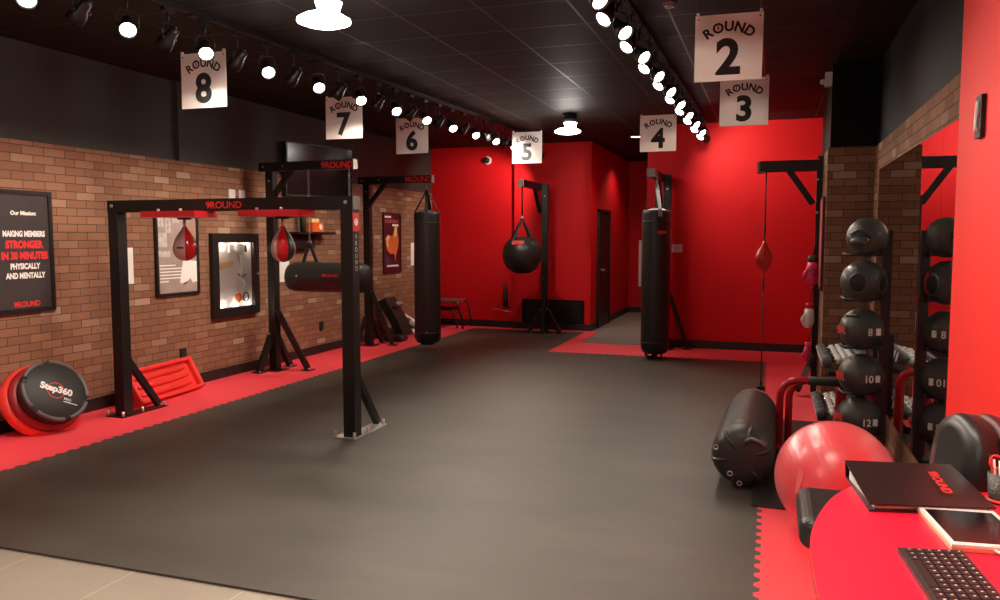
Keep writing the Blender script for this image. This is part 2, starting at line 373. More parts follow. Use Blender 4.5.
tag(MB().b2((-.07, 4.66, .012), (.80, 7.0, .022), bev=.004).build('exercise_mat', M_vinyl), 'thin black exercise mat under the fallen bag and red parallel bars', 'exercise mat')

# mirror panels on brick wall
for i, (a, b) in enumerate(((4.16, 4.778), (4.782, 5.995), (5.999, 7.44))):
    m = MB().b2((XR-.006, a, .23), (XR, b, 2.13)).build('mirror_panel', M_mirror)
    tag(m, ('wall mirror panel nearest the bright red wall', 'middle wall mirror panel behind the ball rack', 'wall mirror panel nearest the brick column')[i], 'mirror', 'mirror panels on the right wall')

# ---------------------------------------------------------------- track lights
def tx(side, y): return -3.87+.048*(y-3.35) if side == 'L' else -.965+.014*(y-3.0)
def track(name, side, y0, y1, label):
    t = thing(name, (tx(side, (y0+y1)/2), (y0+y1)/2, H), label, 'track')
    MB().bar((tx(side, y0), y0, H-.0175), (tx(side, y1), y1, H-.0175), .036, .035).build('rail', M_steel, t)
    y = y0
    while y < y1: MB().box((tx(side, y), y, H-.04), (.05, .06, .02)).build('connector', M_steel, t); y += 1.36
track('lighting_track', 'L', -2.2, 12.2, 'black lighting track on the ceiling above the left side of the mat')
track('lighting_track', 'R', -2.2, 10.9, 'black lighting track on the ceiling above the right side of the mat')
def head_proto(aim, lit):
    r = thing('track_spotlight', (0, 0, 0), '', 'spotlight')
    a = Vector(aim).normalized(); c = Vector((0, 0, -.235))
    MB().box((0, 0, -.05), (.035, .10, .03)).cyl((0, 0, -.06), (0, 0, -.14), .008, n=8).build('adapter', M_steel, r)
    u, v, d_ = basis(a)
    k = Vector((0, 0, 1)).cross(a).normalized()
    MB().tube([c+k*.062, c+k*.062+Vector((0, 0, .06)), c+k*.04+Vector((0, 0, .095)), c-k*.04+Vector((0, 0, .095)), c-k*.062+Vector((0, 0, .06)), c-k*.062], .006, 6).cyl(c+k*.07, c+k*.05, .012, n=8).cyl(c-k*.07, c-k*.05, .012, n=8).build('yoke', M_steel, r)
    MB().lathe([(.012, -.085), (.03, -.08), (.034, -.05), (.036, -.02), (.052, .02), (.056, .07), (.052, .07), (.046, .055), (.04, .05)], c, a, 20).build('lamp_housing', M_steel, r)
    MB().lathe([(.046, .056), (.036, .066), (.018, .071), (.0, .072)], c, a, 20).build('lens', M_lit, r)
    if not lit: MB().cyl(c-a*.085, c-a*.093, .006, n=8).build('adjusting_screw', M_bolt, r)
    return r
def aimed(o, y, x, aim, watts, angle, blend=.7, zz=-.235):
    p = Vector((x, y, H+zz)); a = Vector(aim).normalized()
    lamp('spot_lamp', p+a*.075, a, watts, angle, blend)
AL, AW, AR, AM = (.62, -.62, -.72), (-.95, -.05, -.98), (-.45, -.62, -.78), (.62, -.45, -.66)
TL = head_proto(AL, True); TW = head_proto(AW, False); RL = head_proto(AR, True); RR = head_proto(AM, True); RB = head_proto((.25, .85, -.45), False)
ORD = tuple('%s in view' % q for q in 'first second third fourth fifth sixth seventh eighth ninth tenth eleventh twelfth thirteenth fourteenth fifteenth sixteenth'.split())
cnt = {}
def place(proto, side, y, what, where, group, vis):
    k = cnt.get(what+where, [0, 0]); first = k == [0, 0]
    if y < vis: label = what+' on the '+where+' track, added unseen above the entrance'; k = [k[0], 1]; group = group+' above the entrance'  # heads nearer than vis are out of view, added to light the front
    else: label = what+' on the '+where+' track, '+ORD[min(k[0], 15)]+' from the near end'; k = [k[0]+1, 1]
    cnt[what+where] = k
    loc = (tx(side, y), y, H-.012)
    if first: o = proto; o.location = loc; o['label'] = label; o['group'] = group
    else: o = dup(proto, loc, label, group)
ys = [3.35-.68*8+.68*k for k in range(21)]
for i, y in enumerate(ys):
    place(TL, 'L', y, 'lit spotlight facing the mat', 'left', 'lit spotlights on the left track', 3.2)
    aimed(None, y, tx('L', y), AL, LEFT_W, 85)
    if y+.34 < 12.1 and abs(y+.34-9.81) > .1:
        place(TW, 'L', y+.34, 'spotlight turned to the brick', 'left', 'wall facing spotlights on the left track', 3.2)
        aimed(None, y+.34, tx('L', y+.34), AW, WALL_W*(1 if y < 9.5 else .55), 75)
yr = [4.37-.72*8+.72*k for k in range(17)]
for i, y in enumerate(yr):
    if y < 10.7:
        place(RR, 'R', y, 'lit spotlight turned mirrorwards', 'right', 'mirror facing spotlights on the right track', 4.3)
        aimed(None, y, tx('R', y), AM, RIGHT_W*(1.6 if y < 4.6 else .7), 90, 1)
    if y+.36 < 10.6:
        place(RL, 'R', y+.36, 'lit spotlight facing the mat', 'right', 'lit spotlights on the right track', 4.3)
        aimed(None, y+.36, tx('R', y+.36), AR, RIGHT_W, 85)
# heads washing the red end walls
tag(RB, 'black track spotlight turned to the far red wall, last on the right track', 'spotlight'); RB.location = (tx('R', 10.78), 10.78, H-.012)
lamp('spot_lamp', (-.72, 10.2, H-.25), (.55, .85, -.45), 75, 110)
TB = head_proto((-.3, .9, -.5), False); TB['label'] = 'black track spotlight turned to the far red wall, last on the left track'; TB.location = (tx('L', 12.0), 12.12, H-.012)
lamp('spot_lamp', (-3.6, 12.0, H-.25), (-1.5, 1.0, -1.0), 110, 85)
TC = head_proto((.12, .9, -.5), False); TC['label'] = 'black track spotlight on the left track aimed over the round bag'; TC['category'] = 'spotlight'; TC.location = (tx('L', 9.81), 9.81, H-.012)
lamp('spot_lamp', (-3.5, 9.76, H-.25), (.14, .9, -.42), 150, 62, radius=.03)

def bay(x, y, z, r, label, watts):
    t = thing('ceiling_lamp', (x, y, H), label, 'ceiling lamp', None)
    MB().cyl((x, y, H), (x, y, H-.03), .07, n=24).build('canopy', M_steel, t)
    MB().lathe([(.085, z+.125), (.06, z+.05), (.056, z+.045)], (x+.035, y, 0), (0, 0, 1), 32).build('glass_neck', M_litbay, t)
    MB().cyl((x+.035, y, z+.12), (x+.035, y, H-.02), .088, n=24).build('housing', M_steel, t)
    MB().lathe([(.05, z+.055), (r*.75, z+.045), (r, z+.02), (r, z+.005), (r*.7, z-.012), (0, z-.016)], (x, y, 0), (0, 0, 1), 36).build('lamp_disc', M_litbay, t)
    lamp('lamp_light', (x, y, z-.08), (0, 0, -1), watts, kind='POINT', radius=.12, color=(1, .92, .84))
bay(-2.66, 4.4, 2.88, .165, 'glowing disc ceiling lamp near the top edge, closest to the camera', BAY_W)
bay(-2.47, 9.87, 2.88, .165, 'glowing disc ceiling lamp in front of the far red wall', BAY_W*.7)
bay(-2.7, -.8, 2.88, .165, 'glowing disc ceiling lamp added unseen above the tiled entrance', BAY_W*3)  # unseen disc lamp, added and brightened to light the sign faces
t = thing('recessed_downlight', (-2.02, 12.42, H), 'small round recessed downlight in the hallway ceiling', 'downlight')
MB().lathe([(.10, 0), (.10, -.012), (.085, -.012), (.08, 0)], (-2.02, 12.42, H)).build('trim_ring', M_whiteplastic, t)
MB().lathe([(.08, -.004), (.0, -.006)], (-2.02, 12.42, H)).build('lens', M_litbay, t)
lamp('downlight_lamp', (-2.02, 12.42, H-.05), (0, .1, -1), 45, 120)
lamp('downlight_lamp', (-2.3, 14.6, H-.05), (0, 0, -1), 35, 130)
# unseen ceiling downlights added to light the desk, ball and near wall
for i, (x, y) in enumerate(((-.35, .6), (-.35, -1.2), (-2.7, 1.0), (-.15, 2.5))):
    t = thing('recessed_downlight', (x, y, H), ('added unseen round downlight above the entrance desk', 'added unseen round downlight behind the camera near the desk', 'added unseen round downlight above the tiled floor', 'added unseen round downlight between the desk and the exercise ball')[i], 'downlight')
    MB().lathe([(.10, 0), (.10, -.012), (.085, -.012), (.08, 0)], (x, y, H)).build('trim_ring', M_whiteplastic, t)
    MB().lathe([(.08, -.004), (.0, -.006)], (x, y, H)).build('lens', M_litbay, t)
    lamp('downlight_lamp', (x, y, H-.05), (.1, .12, -1), FRONT_W, 100, radius=.08)

# ---------------------------------------------------------------- hanging signs
for n, x, y, zt in ((8, -4.20, 5.17, 2.98), (7, -4.15, 7.22, 2.98), (6, -4.10, 8.73, 2.98), (5, -3.16, 10.37, 2.98), (4, -1.28, 9.45, 2.98), (3, -.26, 7.54, 2.98), (2, -.29, 5.38, 2.98)):
    t = thing('hanging_sign', (x, y, zt-.42), 'white square hanging sign reading ROUND %d, %s' % (n, {8: 'first on the left above the mission poster', 7: 'second along the left track', 6: 'third along the left track', 5: 'in front of the far red box wall', 4: 'above the long heavy bag', 3: 'half behind and below the largest sign', 2: 'the largest, upper right'}[n]), 'sign', 'round number signs hanging from the ceiling')
    tilt = random.uniform(-.01, .012); s = .21; U_ = Vector((1, 0, tilt)).normalized(); V_ = Vector((-tilt, 0, 1)).normalized(); c = Vector((x, y, zt-s))
    b = MB().box(c, (.42, .006, .42), (U_, Vector((0, 1, 0)), V_)).build('sign_board', M_sign, t)
    f = c+Vector((0, -.0035, 0))
    MB().text(str(n), f-V_*.052, U_, V_, .222, .036, 1.0).build('number', M_ink, t)
    m = MB(); R_ = .235
    for i, ch in enumerate('ROUND'):
        a = math.radians((-33, -16.5, 0.5, 17, 34)[i])
        m.text(ch, f+V_*(.135-R_)+U_*math.sin(a)*R_+V_*math.cos(a)*R_, U_*math.cos(a)-V_*math.sin(a), V_*math.cos(a)+U_*math.sin(a), .063, .034, 1.0)
    m.build('lettering', M_ink, t)
    a = math.radians(-16.5); MB().box(f+V_*(.135-R_)+U_*math.sin(a)*R_+V_*math.cos(a)*R_-Vector((0, .001, 0)), (.012, .001, .028), (U_, Vector((0, 1, 0)), V_)).build('red_mark', M_redink, t)
    for sx in (-1, 1):
        p = c+U_*(sx*.195)+V_*.2
        MB().box(p+V_*.012, (.018, .018, .03)).build('clip', M_whiteplastic, t)
        MB().cyl(f+U_*(sx*.19)+V_*.185, f+U_*(sx*.19)+V_*.185-Vector((0, .002, 0)), .006, n=8).build('grommet', M_ink, t)
        MB().cyl(p+V_*.02, (p.x, p.y, H), .0018, n=5).build('wire', M_ink, t)

# ---------------------------------------------------------------- rigs
def each_bolt(name, m, t, pts, d_, r=.012, l=.015):
    for p in pts: MB().cyl(Vector(p), Vector(p)+Vector(d_)*l, r, n=8).build(name, m, t)
def bolts(mb, pts, d_, r=.012, l=.015):
    for p in pts: mb.cyl(Vector(p), Vector(p)+Vector(d_)*l, r, n=8)
    return mb
def rig(x, y, top, arm, L, braces, label, gus=.35, text=None, gside=None, bt=.10):
    t = thing('bag_stand', (x, y, 0), label, 'bag stand')
    a = Vector(arm); w_ = .095
    MB().b2((x-w_/2, y-w_/2, .012), (x+w_/2, y+w_/2, top)).build('post', M_steel, t)
    p0 = Vector((x, y, top-bt/2))-a*.07; p1 = Vector((x, y, top-bt/2))+a*L
    # the beam sits beside the head of the post
    s_ = Vector((a.y, -a.x, 0)) if gside is None else Vector(gside); off = s_*(w_/2+.045)
    MB().bar(p0+off, p1+off, .09, bt).build('beam', M_steel, t)
    MB().bar(p1+off, p1+off+a*.012, .094, bt+.006).build('end_cap', M_cap, t)
    g0 = Vector((x, y, top-bt-gus)); g1 = Vector((x, y, top-bt*.8))+a*(gus*.95)
    MB().bar(g0+off*.9+a*.02, g1+off*.9, .05, .055).build('gusset', M_steel, t)
    for i, (dx, dy, z) in enumerate(braces):
        d_ = Vector((dx, dy, 0)); e = d_.normalized()
        MB().bar(Vector((x, y, z))+e*.04, Vector((x, y, .03))+d_, .06, .06).build('brace', M_steel, t)
        MB().b2((x+dx-.06, y+dy-.06, .012), (x+dx+.06, y+dy+.06, .02)).build('foot_plate', M_steel, t)
        each_bolt('anchor_bolt', M_bolt, t, [(x+dx+.045, y+dy-.045, .02), (x+dx-.045, y+dy+.045, .02)], (0, 0, 1), .009, .018)
        each_bolt('bolt', M_bolt, t, [Vector((x, y, z))+e*.05+Vector((0, -.04, 0))], (0, -1, 0), .011, .008)
    MB().b2((x-.11, y-.11, .012), (x+.11, y+.11, .021)).build('base_plate', M_steel, t)
    each_bolt('bolt', M_bolt, t, [p0+off+a*.06+Vector((0, -.045, 0)), p0+off+a*.32+Vector((0, -.045, 0)), Vector((x, y-w_/2, top-.2))], (0, -1, 0), .010, .008)
    if text:
        q, sz = text
        m = MB().text('9ROUND', p1+off+Vector((-q, -.046, 0)), (1, 0, 0), (0, 0, 1), sz, .03, 1.0); m.build('lettering', M_redink, t)
    return t, p1+off
def chain(mb, p, q, link=.035):
    p, q = Vector(p), Vector(q); n = max(1, int((q-p).length/link))
    d_ = (q-p).normalized(); u, v, _ = basis(d_)
    for i in range(n):
        c = p+(q-p)*((i+.5)/n); s_ = u if i % 2 else v; l = (q-p).length/n
        mb.tube([c+d_*l*.55, c+s_*.009+d_*l*.3, c+s_*.009-d_*l*.3, c-d_*l*.55, c-s_*.009-d_*l*.3, c-s_*.009+d_*l*.3], .003, 5, closed=True)
    return mb
# rig A: double speed bag frame
ya = 5.34
t = thing('training_frame', (-4.19, ya, 0), 'black double speed bag frame standing in front, two posts and a long beam', 'exercise frame')
for x, s_ in ((-5.27, -1), (-3.035, 1)):
    MB().b2((x-.05, ya-.05, .012), (x+.05, ya+.05, 1.765)).build('post', M_steel, t)
    MB().bar((x-.0, ya+.05, .50), (x-.0, ya+.40, .04), .05, .05).build('brace', M_steel, t)
    MB().b2((x-.13, ya-.085, .012), (x+.07, ya+.09, .019)).b2((x-.06, ya+.09, .012), (x+.07, ya+.45, .019)).build('base_plate', M_plate if s_ > 0 else M_steel, t)
    each_bolt('anchor_bolt', M_bolt, t, [(x-.11, ya-.07, .019), (x+.055, ya-.07, .019), (x+.055, ya+.15, .019), (x+.05, ya+.42, .019), (x-.045, ya+.42, .019), (x-.11, ya+.07, .019)], (0, 0, 1), .012, .045)
    each_bolt('bolt', M_bolt, t, [(x, ya-.055, 1.82)], (0, -1, 0), .014, .01)
MB().b2((-5.325, ya-.05, 1.765), (-2.98, ya+.05, 1.865)).build('beam', M_steel, t)
MB().b2((-2.979, ya-.05, 1.767), (-2.972, ya+.05, 1.867)).build('end_cap', M_cap, t)
MB().text('9ROUND', (-4.14, ya-.05, 1.815), (1, 0, 0), (0, 0, 1), .055, .02, 1.1, .002).build('lettering', M_redink, t)
MB().b2((-2.9815, ya-.045, 1.60), (-2.9795, ya+.045, 1.74)).build('badge', M_redink, t)
MB().lathe([(.028, 0), (.028, .002)], (-2.9795, ya, 1.67), (1, 0, 0), 16).build('badge_ring', M_white, t)
m = MB()
for i, ch in enumerate('9ROUND'): m.text(ch, (-2.9815, ya, 1.56-i*.048), (0, 1, 0), (0, 0, 1), .036, .01, 1, .001)
m.build('side_lettering', M_greyink, t)
for i, x in enumerate((-4.57, -3.63)):
    b = thing('speed_bag_board', (x, ya, 1.715), ('red speed bag board under the beam, the one further from the near post', 'red speed bag board under the beam, beside the near post')[i], 'speed bag board', 'speed bag boards')
    MB().prism([(-.265, -.20), (.265, -.20), (.265, .0)]+[(.265*math.cos(a), .24*math.sin(a)) for a in [PI*k/16 for k in range(1, 16)]]+[(-.265, .0)], (x, ya, 1.717), (1, 0, 0), (0, 1, 0), .048).build('board', M_redboard, b)
    MB().cyl((x, ya, 1.715), (x, ya, 1.70), .055, n=20).build('swivel_plate', M_steel, b)
    each_bolt('bolt', M_bolt, b, [(x+q, ya-.16, 1.764) for q in (-.12, .1)]+[(x+q, ya+.14, 1.764) for q in (-.12, .1)], (0, 0, 1), .012, .02)
    s = thing('speed_bag', (x+.0, ya, 1.40), ('grey and red speed bag with a black slot, in front of the framed boxer poster', 'red speed bag with black and grey panels, beside the case with the glass front')[i], 'speed bag')
    MB().cyl((x, ya, 1.70), (x, ya, 1.655), .012, n=10).tube([(x, ya, 1.67), (x+.012, ya, 1.655), (x, ya, 1.64), (x-.012, ya, 1.655)], .004, 6, closed=True).build('swivel', M_chain, s)
    prof = [(.012, 0), (.022, .012), (.03, .03), (.052, .06), (.075, .10), (.09, .14), (.096, .175), (.093, .21), (.078, .245), (.05, .27), (.02, .282), (0, .284)]
    pal = [M_greyleather, M_redgloss, M_blackleather]
    seq = (0, 1, 2, 0, 0, 2) if i == 0 else (1, 2, 0, 1, 0, 2)
    def gore(f_, j, i=i):
        f_ = (f_+.5) % 1-.5
        if i == 0: return 0 if .0 <= f_ < .19 else 1 if -.17 <= f_ < 0 else 2
        return 1 if -.06 <= f_ < .09 else 0 if .09 <= f_ < .21 or -.33 < f_ < -.19 else 2
    MB().lathe(prof, (x, ya, 1.645), (0, 0, -1), 72, mats=gore, u=(.62, -.78, 0)).build('bladder', pal, s)
    if i == 0: MB().box(Vector((x, ya, 1.645-.175))+Vector((.28, -.96, 0)).normalized()*.093, (.055, .006, .014), (Vector((.96, .28, 0)).normalized(), Vector((-.28, .96, 0)).normalized(), Vector((0, 0, 1)))).build('slot', M_ink, s)

bB, tipB = rig(-5.44, 7.80, 2.40, (1, 0, 0), 1.13, [(.36, .12, .42+.28), (-.07, -.22, .45), (-.0, .29, .42)], 'black steel bag stand on the brick wall side holding the horizontal bag', text=(.19, .07), gside=(0, -1, 0))
bC, tipC = rig(-5.42, 10.05, 2.40, (1, 0, 0), 1.04, [(.30, .13, .8), (-.15, -.1, .45), (.06, .3, .4)], 'black steel bag stand further along the brick wall with a red lettered beam', text=(.19, .07), gside=(0, -1, 0))
bD, tipD = rig(-3.46, 12.38, 2.42, (0, -1, 0), 1.02, [(.28, -.1, .4), (-.24, -.12, .4), (0, -.14, .9)], 'black bag stand in front of the far red box wall, holding the round bag', gside=(-1, 0, 0))
bE, tipE = rig(-1.36, 11.10, 2.42, (0, -1, 0), 1.0, [(.30, .05, .8), (-.24, -.0, .4)], 'black bag stand by the far right red wall, behind the long heavy bag', gside=(-1, 0, 0))
# rig F on column
t = thing('wall_bag_mount', (.44, 8.42, 0), 'black steel mount on the brick column side, arm reaching over the red mat', 'bag stand')
MB().b2((.41, 8.39, .012), (.465, 8.45, 2.35)).build('post', M_steel, t)
MB().bar((-.12, 8.36, 2.26), (.45, 8.36, 2.26), .06, .10).bar((-.12, 8.48, 2.25), (.42, 8.48, 2.25), .04, .08).build('beam', M_steel, t)
MB().box((-.115, 8.42, 2.25), (.06, .10, .11)).build('end_cap', M_cap, t)
MB().bar((.38, 8.36, 1.88), (.15, 8.36, 2.22), .05, .06).build('gusset', M_steel, t)
each_bolt('bolt', M_bolt, t, [(.42, 8.37, 2.31), (.42, 8.37, 2.12), (.42, 8.37, 1.80)], (0, -1, 0), .012, .012)
t = thing('double_end_bag', (-.06, 8.38, 0), 'red double end ball on a cord from beam to floor', 'double end bag')
x, y = -.06, 8.38
MB().cyl((x, y, 2.22), (x, y, 1.50), .007, n=8).cyl((x, y, 1.21), (x, y, .10), .006, n=8).build('cord', M_strap, t)
MB().cyl((x, y, 1.16), (x, y, 1.02), .011, n=8).cyl((x, y, 1.60), (x, y, 1.68), .011, n=8).build('cord_adjuster', M_strap, t)
MB().lathe([(.01, 1.52), (.02, 1.50), (.03, 1.47), (.068, 1.42), (.088, 1.37), (.09, 1.335), (.075, 1.28), (.045, 1.24), (.02, 1.215), (.008, 1.20)], (x, y, 0)).build('ball', M_redgloss, t)
MB().box((x, y, .03), (.08, .08, .036)).cyl((x, y, .05), (x, y, .10), .012).build('floor_anchor', M_steel, t)

# heavy bags
def heavy_bag(x, y, zb, zt, r, zc, label, m, mt, tail=False, patch=True, knotted=0):
    t = thing('heavy_bag', (x, y, zb), label, 'punching bag')
    MB().lathe([(r*.62, zb), (r*.86, zb+.02), (r*.98, zb+.07), (r, zb+.14), (r*1.01, (zb+zt)/2), (r*.985, zt-.2), (r*.98, zt-.04), (r*.96, zt-.008), (r*.90, zt), (r*.86, zt-.02)], (x, y, 0), (0, 0, 1), 36).build('bag_body', m, t)
    MB().lathe([(r*.88, zt-.02), (r*.6, zt+.012), (r*.3, zt+.028), (0, zt+.03)], (x, y, 0), (0, 0, 1), 30).build('bag_top', mt, t)
    MB().lathe([(r*.985, zt-.16), (r*1.012, zt-.155), (r*1.012, zt-.14), (r*.98, zt-.135)], (x, y, 0), (0, 0, 1), 36).build('seam_band', m, t); MB().lathe([(r, zb+.13), (r*1.02, zb+.135), (r*1.02, zb+.15), (r, zb+.155)], (x, y, 0), (0, 0, 1), 36).build('seam_band', m, t)
    ap = Vector((x, y, zt+.30))
    for a in (.1, 1.7, 3.2, 5.1):
        m_ = MB()
        e = Vector((math.cos(a), math.sin(a), 0)); p = Vector((x, y, zt-.08))+e*r*1.01; q = Vector((x, y, zt+.01))+e*r*.93
        m_.bar(p, q, .05, .006, up=e).bar(q, ap-e*.0, .045, .006, up=e)
        m_.build('strap', M_plate if tail and a == 5.1 else M_strap, t)
    c = MB(); c.tube([ap+Vector((.02*math.cos(a), 0, .0+.02*math.sin(a))) for a in [2*PI*k/10 for k in range(10)]], .004, 6, closed=True)
    chain(c, ap+Vector((0, 0, .015)), (x, y, zc)); c.build('chain', M_chain, t)
    if patch: pt = MB().prism([(-.06, -.018), (.06, -.018), (.06, .018), (-.06, .018)], (x+r*.5, y-r*.9, zt-.28), Vector((.87, .5, 0)).normalized(), (0, 0, 1), .003); pt.build('label_patch', M_redink, t)
    if tail:
        for k, a in enumerate((2.6, 4.2, 5.4)):
            e = Vector((math.cos(a), math.sin(a), 0)); MB().tube([Vector((x, y, zb+.03))+e*r*.9, Vector((x, y, zb-.035))+e*r*.85, Vector((x, y, zb-.05))+e*r*.3, Vector((x, y, zb-.015))+e*r*.1], .012, 8).build('bottom_strap', M_strap, t)
        MB().cyl((x, y, zb), (x, y, zb-.06), .035, n=10).build('bottom_tab', M_strap, t)
        MB().tube([(x+.02+.02*math.cos(a), y-.03, zb-.06+.02*math.sin(a)) for a in [2*PI*k/8 for k in range(8)]], .005, 6, closed=True).build('ring', M_bolt, t)
    else:
        MB().lathe([(r*.6, zb+.002), (r*.5, zb-.02), (0, zb-.03)], (x, y, 0)).build('bottom_pad', m, t)
        MB().cyl((x+.06, y-r*.98, zb+.16), (x+.063, y-r*1.03, zb+.16), .012, n=8).build('rivet', M_bolt, t)
    return t
heavy_bag(-4.44, 9.91, .11, 1.90, .18, 2.27, 'tall black heavy bag hanging by straps in front of the brick wall', M_vinyl, M_grey, patch=False)
heavy_bag(tipE.x+.075, 10.16, .075, 1.90, .18, 2.33, 'tall black heavy bag with red patch hanging before the hallway opening', M_vinyl, M_whiteplastic, tail=True)

# round wrecking-ball bag
x, y, z = tipD.x, tipD.y+.06, 1.32
t = thing('round_punching_bag', (x, y, z-.3), 'big round black bag hanging from the stand by the far red wall', 'punching bag')
MB().lathe([(0, z-.31), (.12, z-.295), (.23, z-.225), (.285, z-.12), (.302, z), (.28, z+.11), (.22, z+.19), (.15, z+.24), (.11, z+.25), (0, z+.25)], (x, y, 0), (0, 0, 1), 36).build('bag_body', M_vinyl, t)
m = MB(); ap = Vector((x, y, z+.52))
for a in (-.3, 1.27, 2.84, 4.41):
    e = Vector((math.cos(a), math.sin(a), 0)); m.bar(Vector((x, y, z+.16))+e*.25, ap, .045, .006, up=e)
m.build('strap', M_strap, t)
MB().cyl(ap-Vector((0, 0, .02)), (x, y, 2.34), .012, n=8).build('hanging_rod', M_steel, t)
MB().ell(ap+Vector((0, 0, .02)), (.025, .025, .03), 12, 8).build('shackle', M_bolt, t)
MB().prism([(-.09, -.03), (.09, -.03), (.09, .03), (-.09, .03)], (x+.02, y-.262, z+.16), (1, 0, 0), Vector((0, .45, .9)).normalized(), .006).build('label_patch', M_redink, t)
m = MB().text('9ROUND', (x+.02, y-.262, z+.16), (1, 0, 0), Vector((0, .45, .9)).normalized(), .028, .01, 1.1, .008).build('lettering', M_ink, t)

# horizontal bag
x0, x1, yb, zb, r = -5.13, -4.13, 7.66, 1.115, .165
t = thing('horizontal_punching_bag', (-4.74, yb, zb-.165), 'black horizontal uppercut bag hanging in front of the brick wall', 'punching bag')
MB().lathe([(0, 0), (r*.6, .004), (r*.9, .03), (r, .09), (r*1.01, .5), (r, .91), (r*.9, .97), (r*.6, .996), (0, 1.0)], (x0, yb, zb), (1, 0, 0), 32).build('bag_body', M_vinyl, t)
for xs in (-4.86, -4.35):
    ap = Vector((xs, yb, 1.50)); m = MB()
    m.bar((xs-.09, yb, zb+.155), ap, .04, .006, up=(0, 1, 0)).bar((xs+.09, yb, zb+.155), ap, .04, .006, up=(0, 1, 0))
    m.build('strap', M_strap, t)
    c = MB().tube([ap+Vector((.018*math.cos(a), 0, .018*math.sin(a))) for a in [2*PI*k/10 for k in range(10)]], .005, 6, closed=True); chain(c, ap+Vector((0, 0, .012)), (xs, yb, 2.31)); c.build('chain', M_chain, t)
MB().text('9ROUND', (-4.51, yb-r*1.0, zb+.03), (1, 0, 0), (0, .17, .98), .032, .012, 1.1, .004).build('lettering', M_redink, t)
MB().prism([(-.075, -.024), (.075, -.024), (.075, .024), (-.075, .024)], (-4.51, yb-r*.985, zb+.03), (1, 0, 0), (0, .17, .98), .002).build('label_patch', M_ink, t)
MB().cyl((-4.93, yb-.16, zb+.02), (-4.93, yb-.17, zb+.02), .012, n=8).build('rivet', M_bolt, t)

# ---------------------------------------------------------------- things on the left brick wall
Xw = XL
def U(): return Vector((0, -1, 0))   # reading direction as seen facing the wall from the room: left is +... (wall faces +x, viewer's right is +y)
VR, VU = Vector((0, 1, 0)), Vector((0, 0, 1))
def wpt(y, z, d=0): return Vector((Xw+d, y, z))
def rect(mb, y0, y1, z0, z1, d, th=.001): return mb.b2((Xw+d, y0, z0), (Xw+d+th, y1, z1))
def poly(mb, pts, d, th=.001):
    return mb.prism([(p[0], p[1]) for p in pts], (Xw+d, 0, 0), (0, 1, 0), (0, 0, 1), th)
def frame(y0, y1, z0, z1, w_, d, t, m=M_frame):
    return MB().b2((Xw, y0, z0), (Xw+d, y0+w_, z1)).b2((Xw, y1-w_, z0), (Xw+d, y1, z1)).b2((Xw, y0+w_, z0), (Xw+d, y1-w_, z0+w_)).b2((Xw, y0+w_, z1-w_), (Xw+d, y1-w_, z1)).build('frame', m, t)
t = thing('framed_poster', (Xw, 4.79, .95), 'dark framed mission poster with white and red lettering, nearest the camera', 'poster')
frame(4.49, 5.055, .95, 1.93, .035, .03, t); rect(MB(), 4.52, 5.03, .98, 1.90, 0, .02).build('print', M_poster, t)
yc = 4.79
MB().text('Our Mission:', wpt(yc, 1.75, .02), VR, VU, .032, .04, 1.0, .002, maxw=.27).build('white_lettering', M_white, t)
MB().text('MAKING MEMBERS', wpt(yc, 1.585, .02), VR, VU, .045, .05, .8, .002, maxw=.38).build('white_lettering', M_white, t)
MB().text('STRONGER', wpt(yc, 1.50, .02), VR, VU, .058, .055, .9, .002, maxw=.34).build('red_lettering', M_redink, t)
MB().text('IN 30 MINUTES', wpt(yc, 1.41, .02), VR, VU, .058, .055, .9, .002, maxw=.42).build('red_lettering', M_redink, t)
MB().text('PHYSICALLY', wpt(yc, 1.325, .02), VR, VU, .045, .05, .85, .002, maxw=.27).build('white_lettering', M_white, t)
MB().text('AND MENTALLY', wpt(yc, 1.25, .02), VR, VU, .045, .05, .85, .002, maxw=.36).build('white_lettering', M_white, t)
MB().text('9ROUND', wpt(yc, 1.02, .02), VR, VU, .045, .02, 1.1, .002, maxw=.24).build('red_lettering', M_redink, t)
def paper(y, z, hy, hz, label, name='paper_notice', cat='notice'):
    tag(MB().b2((Xw+.0, y-hy, z-hz), (Xw+.006, y+hy, z+hz)).build(name, M_white), label, cat)
paper(5.89, 1.29, .055, .17, 'white paper notice on the brick wall beside the boxer poster')
paper(8.40, 1.20, .10, .19, 'white paper notice on the brick wall behind the hanging speed bag')
paper(12.15, 1.28, .10, .19, 'white paper notice on the brick wall beside the tall heavy bag')
for i, y in enumerate((7.42, 7.60)):
    s = tag(MB().b2((Xw, y-.055, 1.97), (Xw+.012, y+.055, 2.09), bev=.003).build('wall_plate', M_whiteplastic), ('small white wall plate above the case, the one further left', 'small white wall plate above the case, the one further right')[i], 'wall plate', 'white wall plates')
# boxer poster
t = thing('framed_poster', (Xw, 6.52, .98), 'framed black and white boxer poster with white shorts behind the speed bag', 'poster')
frame(6.22, 6.83, .97, 1.84, .03, .03, t); rect(MB(), 6.24, 6.81, .99, 1.82, 0, .018).build('print', M_sepia, t)
m = MB()
for k in range(6): rect(m, 6.27, 6.27+(.22, .34, .33, .30, .33, .12)[k], 1.27-k*.032, 1.282-k*.032, .018, .001)
m.build('lettering', M_white, t)
poly(MB(), [(6.60, 1.33), (6.80, 1.31), (6.80, 1.10), (6.73, 1.09), (6.70, 1.14), (6.62, 1.07), (6.545, 1.10)], .019).build('shorts_print', M_white, t)
poly(MB(), [(6.60, 1.09), (6.66, 1.11), (6.60, 1.0), (6.53, 1.0)], .019).build('leg_print', M_skin, t)
poly(MB(), [(6.60, 1.34), (6.80, 1.33), (6.80, 1.72), (6.72, 1.76), (6.64, 1.70), (6.58, 1.52)], .019).build('torso_print', M_skin, t)
m = MB()
